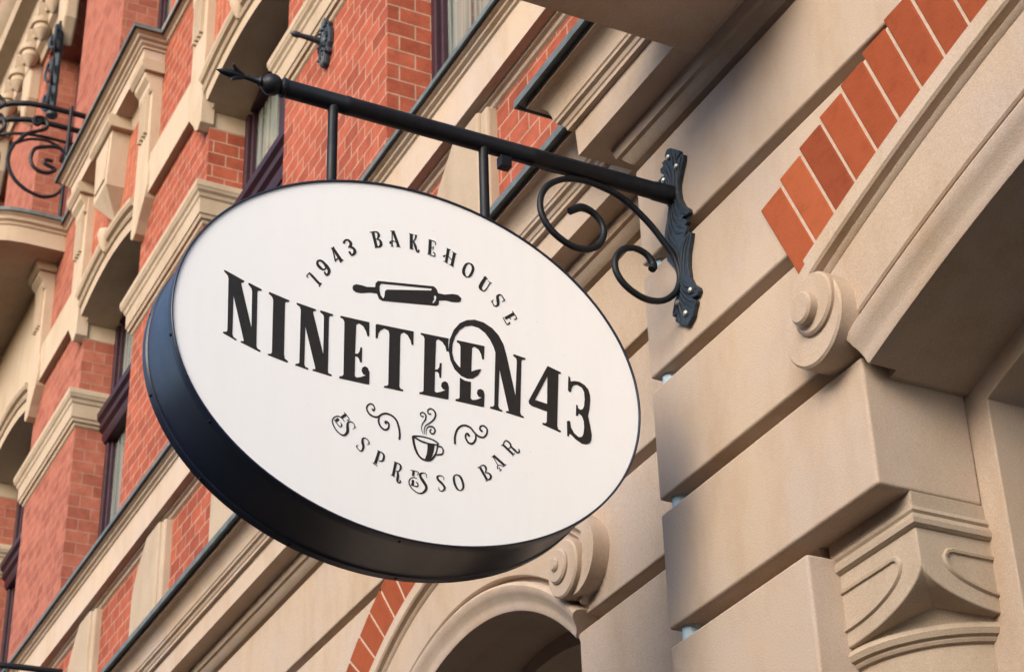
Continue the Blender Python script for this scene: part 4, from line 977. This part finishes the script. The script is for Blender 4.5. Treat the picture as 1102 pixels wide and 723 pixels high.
for y in (-1.068, -0.621):
    bm = bmesh.new()
    lathe(bm, (0, y, 4.50), (0, 0, 1), [(0, 0.0135), (0.378, 0.0135), (0.385, 0.0150), (0.395, 0.0165)], 20)
    lathe(bm, (0, y, 4.615), (0, 0, 1), [(0, 0.017), (0.012, 0.017)], 6)
    obj('hanger_rod', bm, IRON, BR, smooth=40)
bm = bmesh.new()
sc = catmull([(0.0, y, z) for y, z in SCROLL], 6)
n = len(sc)
rad = [0.0096 + 0.003 * max(0, 1 - abs(i - 4) / 9) + 0.003 * max(0, 1 - abs(i - n + 4) / 9) for i in range(n)]
tube(bm, sc, rad, 8)
obj('scroll', bm, IRON, BR, smooth=50)
bm = bmesh.new()
prism(bm, PLATE, -0.015, -0.0005)
pt = obj('wall_plate', bm, CASTIRON, BR, bevel=0.0022, segs=2)
bm = bmesh.new()                              # ridges of the cast acanthus leaf
for v in VEINS:
    q = catmull([(x, -0.0155, z) for x, z in v], 6)
    m = len(q) - 1
    tube(bm, q, [0.0012 + 0.0030 * math.sin(PI * min(1, 0.12 + 0.88 * i / m)) for i in range(m + 1)], 6)
obj('leaf_relief', bm, CASTIRON, pt, smooth=60)
for x, z in SCREWS:
    bm = bmesh.new()
    lathe(bm, (x, -0.015, z), (0, -1, 0), [(0, 0.0085), (0.006, 0.0085), (0.009, 0.005), (0.010, 0.002)], 12)
    obj('screw', bm, ZINC, pt, smooth=40)
bm = bmesh.new()                              # small cable box clipped under the bar, and its cable
box(bm, -0.014, 0.014, -0.574, -0.540, 4.846, 4.882)
box(bm, -0.004, 0.004, -0.562, -0.552, 4.88, 4.90)
cb = obj('cable_box', bm, IRON, BR, bevel=0.002)
bm = bmesh.new()
tube(bm, catmull([(0.0, -0.548, 4.885), (0.004, -0.50, 4.884), (0.006, -0.44, 4.874), (0.004, -0.38, 4.876), (0.0, -0.33, 4.884)], 6), 0.0022, 6)
obj('cable', bm, IRON, cb, smooth=50)
for o_ in BR.children:
    if o_.name.split('.')[0] in ('bar', 'ball', 'finial'):
        o_.rotation_euler = (BT, 0, 0)
        o_.location = (0, 0, -0.0)
# ------------------------------------------------------------------ the sign
SY, SZ, SA, SB = -0.8575, 4.128, 0.6385, 0.5065
XF, XB = 0.075, -0.148
SG = thing('hanging_sign', (-0.035, SY, SZ), 'oval white light box sign with navy black rim reading NINETEEN43 hanging from the iron bar', 'sign')
TILT = -0.02
def ell(a, b, n=160):
    out = []
    for i in range(n):
        t = 2 * PI * i / n
        y, z = a * math.cos(t), b * math.sin(t)
        out.append((SY + y * math.cos(TILT) - z * math.sin(TILT), SZ + y * math.sin(TILT) + z * math.cos(TILT)))
    return out
def ell_shell(bm, prof, n=160):
    """prof closed list of (x, inset) -> swept round the oval"""
    rings = []
    for x, d in prof:
        rings.append([bm.verts.new((x, y, z)) for y, z in ell(SA - d, SB - d, n)])
    k = len(prof)
    for i in range(k):
        a, b = rings[i], rings[(i + 1) % k]
        for j in range(n):
            face(bm, (a[j], a[(j + 1) % n], b[(j + 1) % n], b[j]))
bm = bmesh.new()
ell_shell(bm, [(XF - 0.004, 0.0), (XF - 0.020, 0.0), (XF - 0.022, 0.004), (XF - 0.030, 0.005), (XB + 0.030, 0.005), (XB + 0.026, 0.001), (XB + 0.004, 0.0), (XB, 0.003), (XB, 0.03), (XF - 0.02, 0.03)])
rim = obj('rim', bm, DRUM, SG, smooth=35)
bm = bmesh.new()
ell_shell(bm, [(XF - 0.006, 0.0), (XF + 0.004, 0.0005), (XF + 0.0055, 0.002), (XF + 0.0055, 0.0045), (XF + 0.003, 0.006), (XF - 0.006, 0.006)])
obj('front_trim', bm, DRUM, SG, smooth=35)
bm = bmesh.new()
prism(bm, [(y, z) for y, z in ell(SA - 0.0055, SB - 0.0055)], XF - 0.012, XF, 'x')
fp = obj('face_panel', bm, FACE, SG)
bm = bmesh.new()
prism(bm, [(y, z) for y, z in ell(SA - 0.02, SB - 0.02)], XB + 0.004, XB + 0.008, 'x')
obj('back_panel', bm, DRUM, SG)
bm = bmesh.new()
for i in range(14):
    t = 2 * PI * (i + 0.35) / 14
    for xx in (XF - 0.012, XB + 0.015):
        y, z = (SA) * math.cos(t + (0.12 if xx < 0 else 0)), (SB) * math.sin(t + (0.12 if xx < 0 else 0))
        nv = Vector((0, y / SA ** 2, z / SB ** 2)).normalized()
        lathe(bm, (xx, SY + y, SZ + z), nv, [(-0.003, 0.004), (0.001, 0.004), (0.002, 0.002)], 10)
obj('rim_screws', bm, IRON, rim, smooth=40)

LAYER = [0]
def curve_poly(polys_list, name, parent=fp):
    """filled outlines with holes on the sign face"""
    bmx = bmesh.new()
    for polys in polys_list:
        LAYER[0] += 1
        h = 0.0009 + 0.00002 * (LAYER[0] % 12)
        cu = bpy.data.curves.new('outline', 'CURVE')
        cu.dimensions = '2D'; cu.fill_mode = 'BOTH'
        for poly in polys:
            sp_ = cu.splines.new('POLY'); sp_.points.add(len(poly) - 1)
            for p, (y, z) in zip(sp_.points, poly): p.co = (y, z, 0, 1)
            sp_.use_cyclic_u = True
        tmp = bpy.data.objects.new('tmp_outline', cu)
        COL.objects.link(tmp)
        dg = bpy.context.evaluated_depsgraph_get()
        me = bpy.data.meshes.new_from_object(tmp.evaluated_get(dg))
        bpy.data.objects.remove(tmp); bpy.data.curves.remove(cu)
        base = len(bmx.verts)
        vs = [bmx.verts.new((XF + h, v.co.x, v.co.y)) for v in me.vertices]
        for p in me.polygons: face(bmx, [vs[i] for i in p.vertices])
        bpy.data.meshes.remove(me)
        for poly in polys:                      # little side walls, the vinyl is cut from sheet
            a = [bmx.verts.new((XF + h, y, z)) for y, z in poly]; b = [bmx.verts.new((XF - 0.0005, y, z)) for y, z in poly]
            for i in range(len(poly)):
                face(bmx, (a[i], a[(i + 1) % len(a)], b[(i + 1) % len(a)], b[i]))
    return bmx

def ribbon(pts, curvy=True):
    if len(pts) > 2: pts = catmull(pts, 5)
    L, Rr_ = [], []
    n = len(pts)
    for i in range(n):
        a = pts[max(i - 1, 0)]; b = pts[min(i + 1, n - 1)]
        d = Vector((b[0] - a[0], b[1] - a[1]))
        if d.length < 1e-7: continue
        d.normalize(); w = max(pts[i][2], 0.0004) / 2
        L.append((pts[i][0] - d.y * w, pts[i][1] + d.x * w)); Rr_.append((pts[i][0] + d.y * w, pts[i][1] - d.x * w))
    return L, Rr_

def strokes(lst):
    bmx = bmesh.new()
    for s in lst:
        LAYER[0] += 1
        h = 0.0009 + 0.00002 * (LAYER[0] % 12)
        L, Rt = ribbon(s)
        for side in (0,):
            a = [bmx.verts.new((XF + h, y, z)) for y, z in L]; b = [bmx.verts.new((XF + h, y, z)) for y, z in Rt]
            for i in range(len(a) - 1): face(bmx, (a[i], a[i + 1], b[i + 1], b[i]))
        if len(s) > 2 and (Vector(s[0][:2]) - Vector(s[-1][:2])).length > 0.003:   # rounded ends
            for e in (s[0], s[-1]):
                r = e[2] / 2
                c = [bmx.verts.new((XF + h + 0.00001 + (0.000005 if e is s[0] else 0), e[0] + r * math.cos(2 * PI * i / 10), e[1] + r * math.sin(2 * PI * i / 10))) for i in range(10)]
                face(bmx, c)
    return bmx

for polys in [[NAME[0]], [NAME[1]], [NAME[2]], [NAME[3]], [NAME[4]], [NAME[5]], [NAME[6], NAME[7]], [NAME[8]], [NAME[9]], [NAME[10]]]:
    obj('large_letter', curve_poly(polys, 'name'), INK, fp)
def glyphs(lst, counts):
    i = 0
    for c in counts:
        obj('small_letter', strokes(lst[i:i + c]), INK, fp); i += c
    assert i == len(lst)
glyphs(UPPER, (3, 2, 5, 2, 5, 6, 6, 5, 7, 1, 3, 3, 4))
glyphs(LOWER, (5, 2, 3, 4, 5, 6, 1, 1, 5, 7, 5))
for S_ in (SWL, SWR):
    obj('scroll_ornament', strokes(S_), INK, fp)
obj('rolling_pin_emblem', curve_poly(PIN, 'pin'), INK, fp)
bmc = strokes(CUP)
tmpb = curve_poly(CUPP, 'cup')
tm = bpy.data.meshes.new('tmp'); tmpb.to_mesh(tm); tmpb.free(); bmc.from_mesh(tm); bpy.data.meshes.remove(tm)
obj('coffee_cup_emblem', bmc, INK, fp)
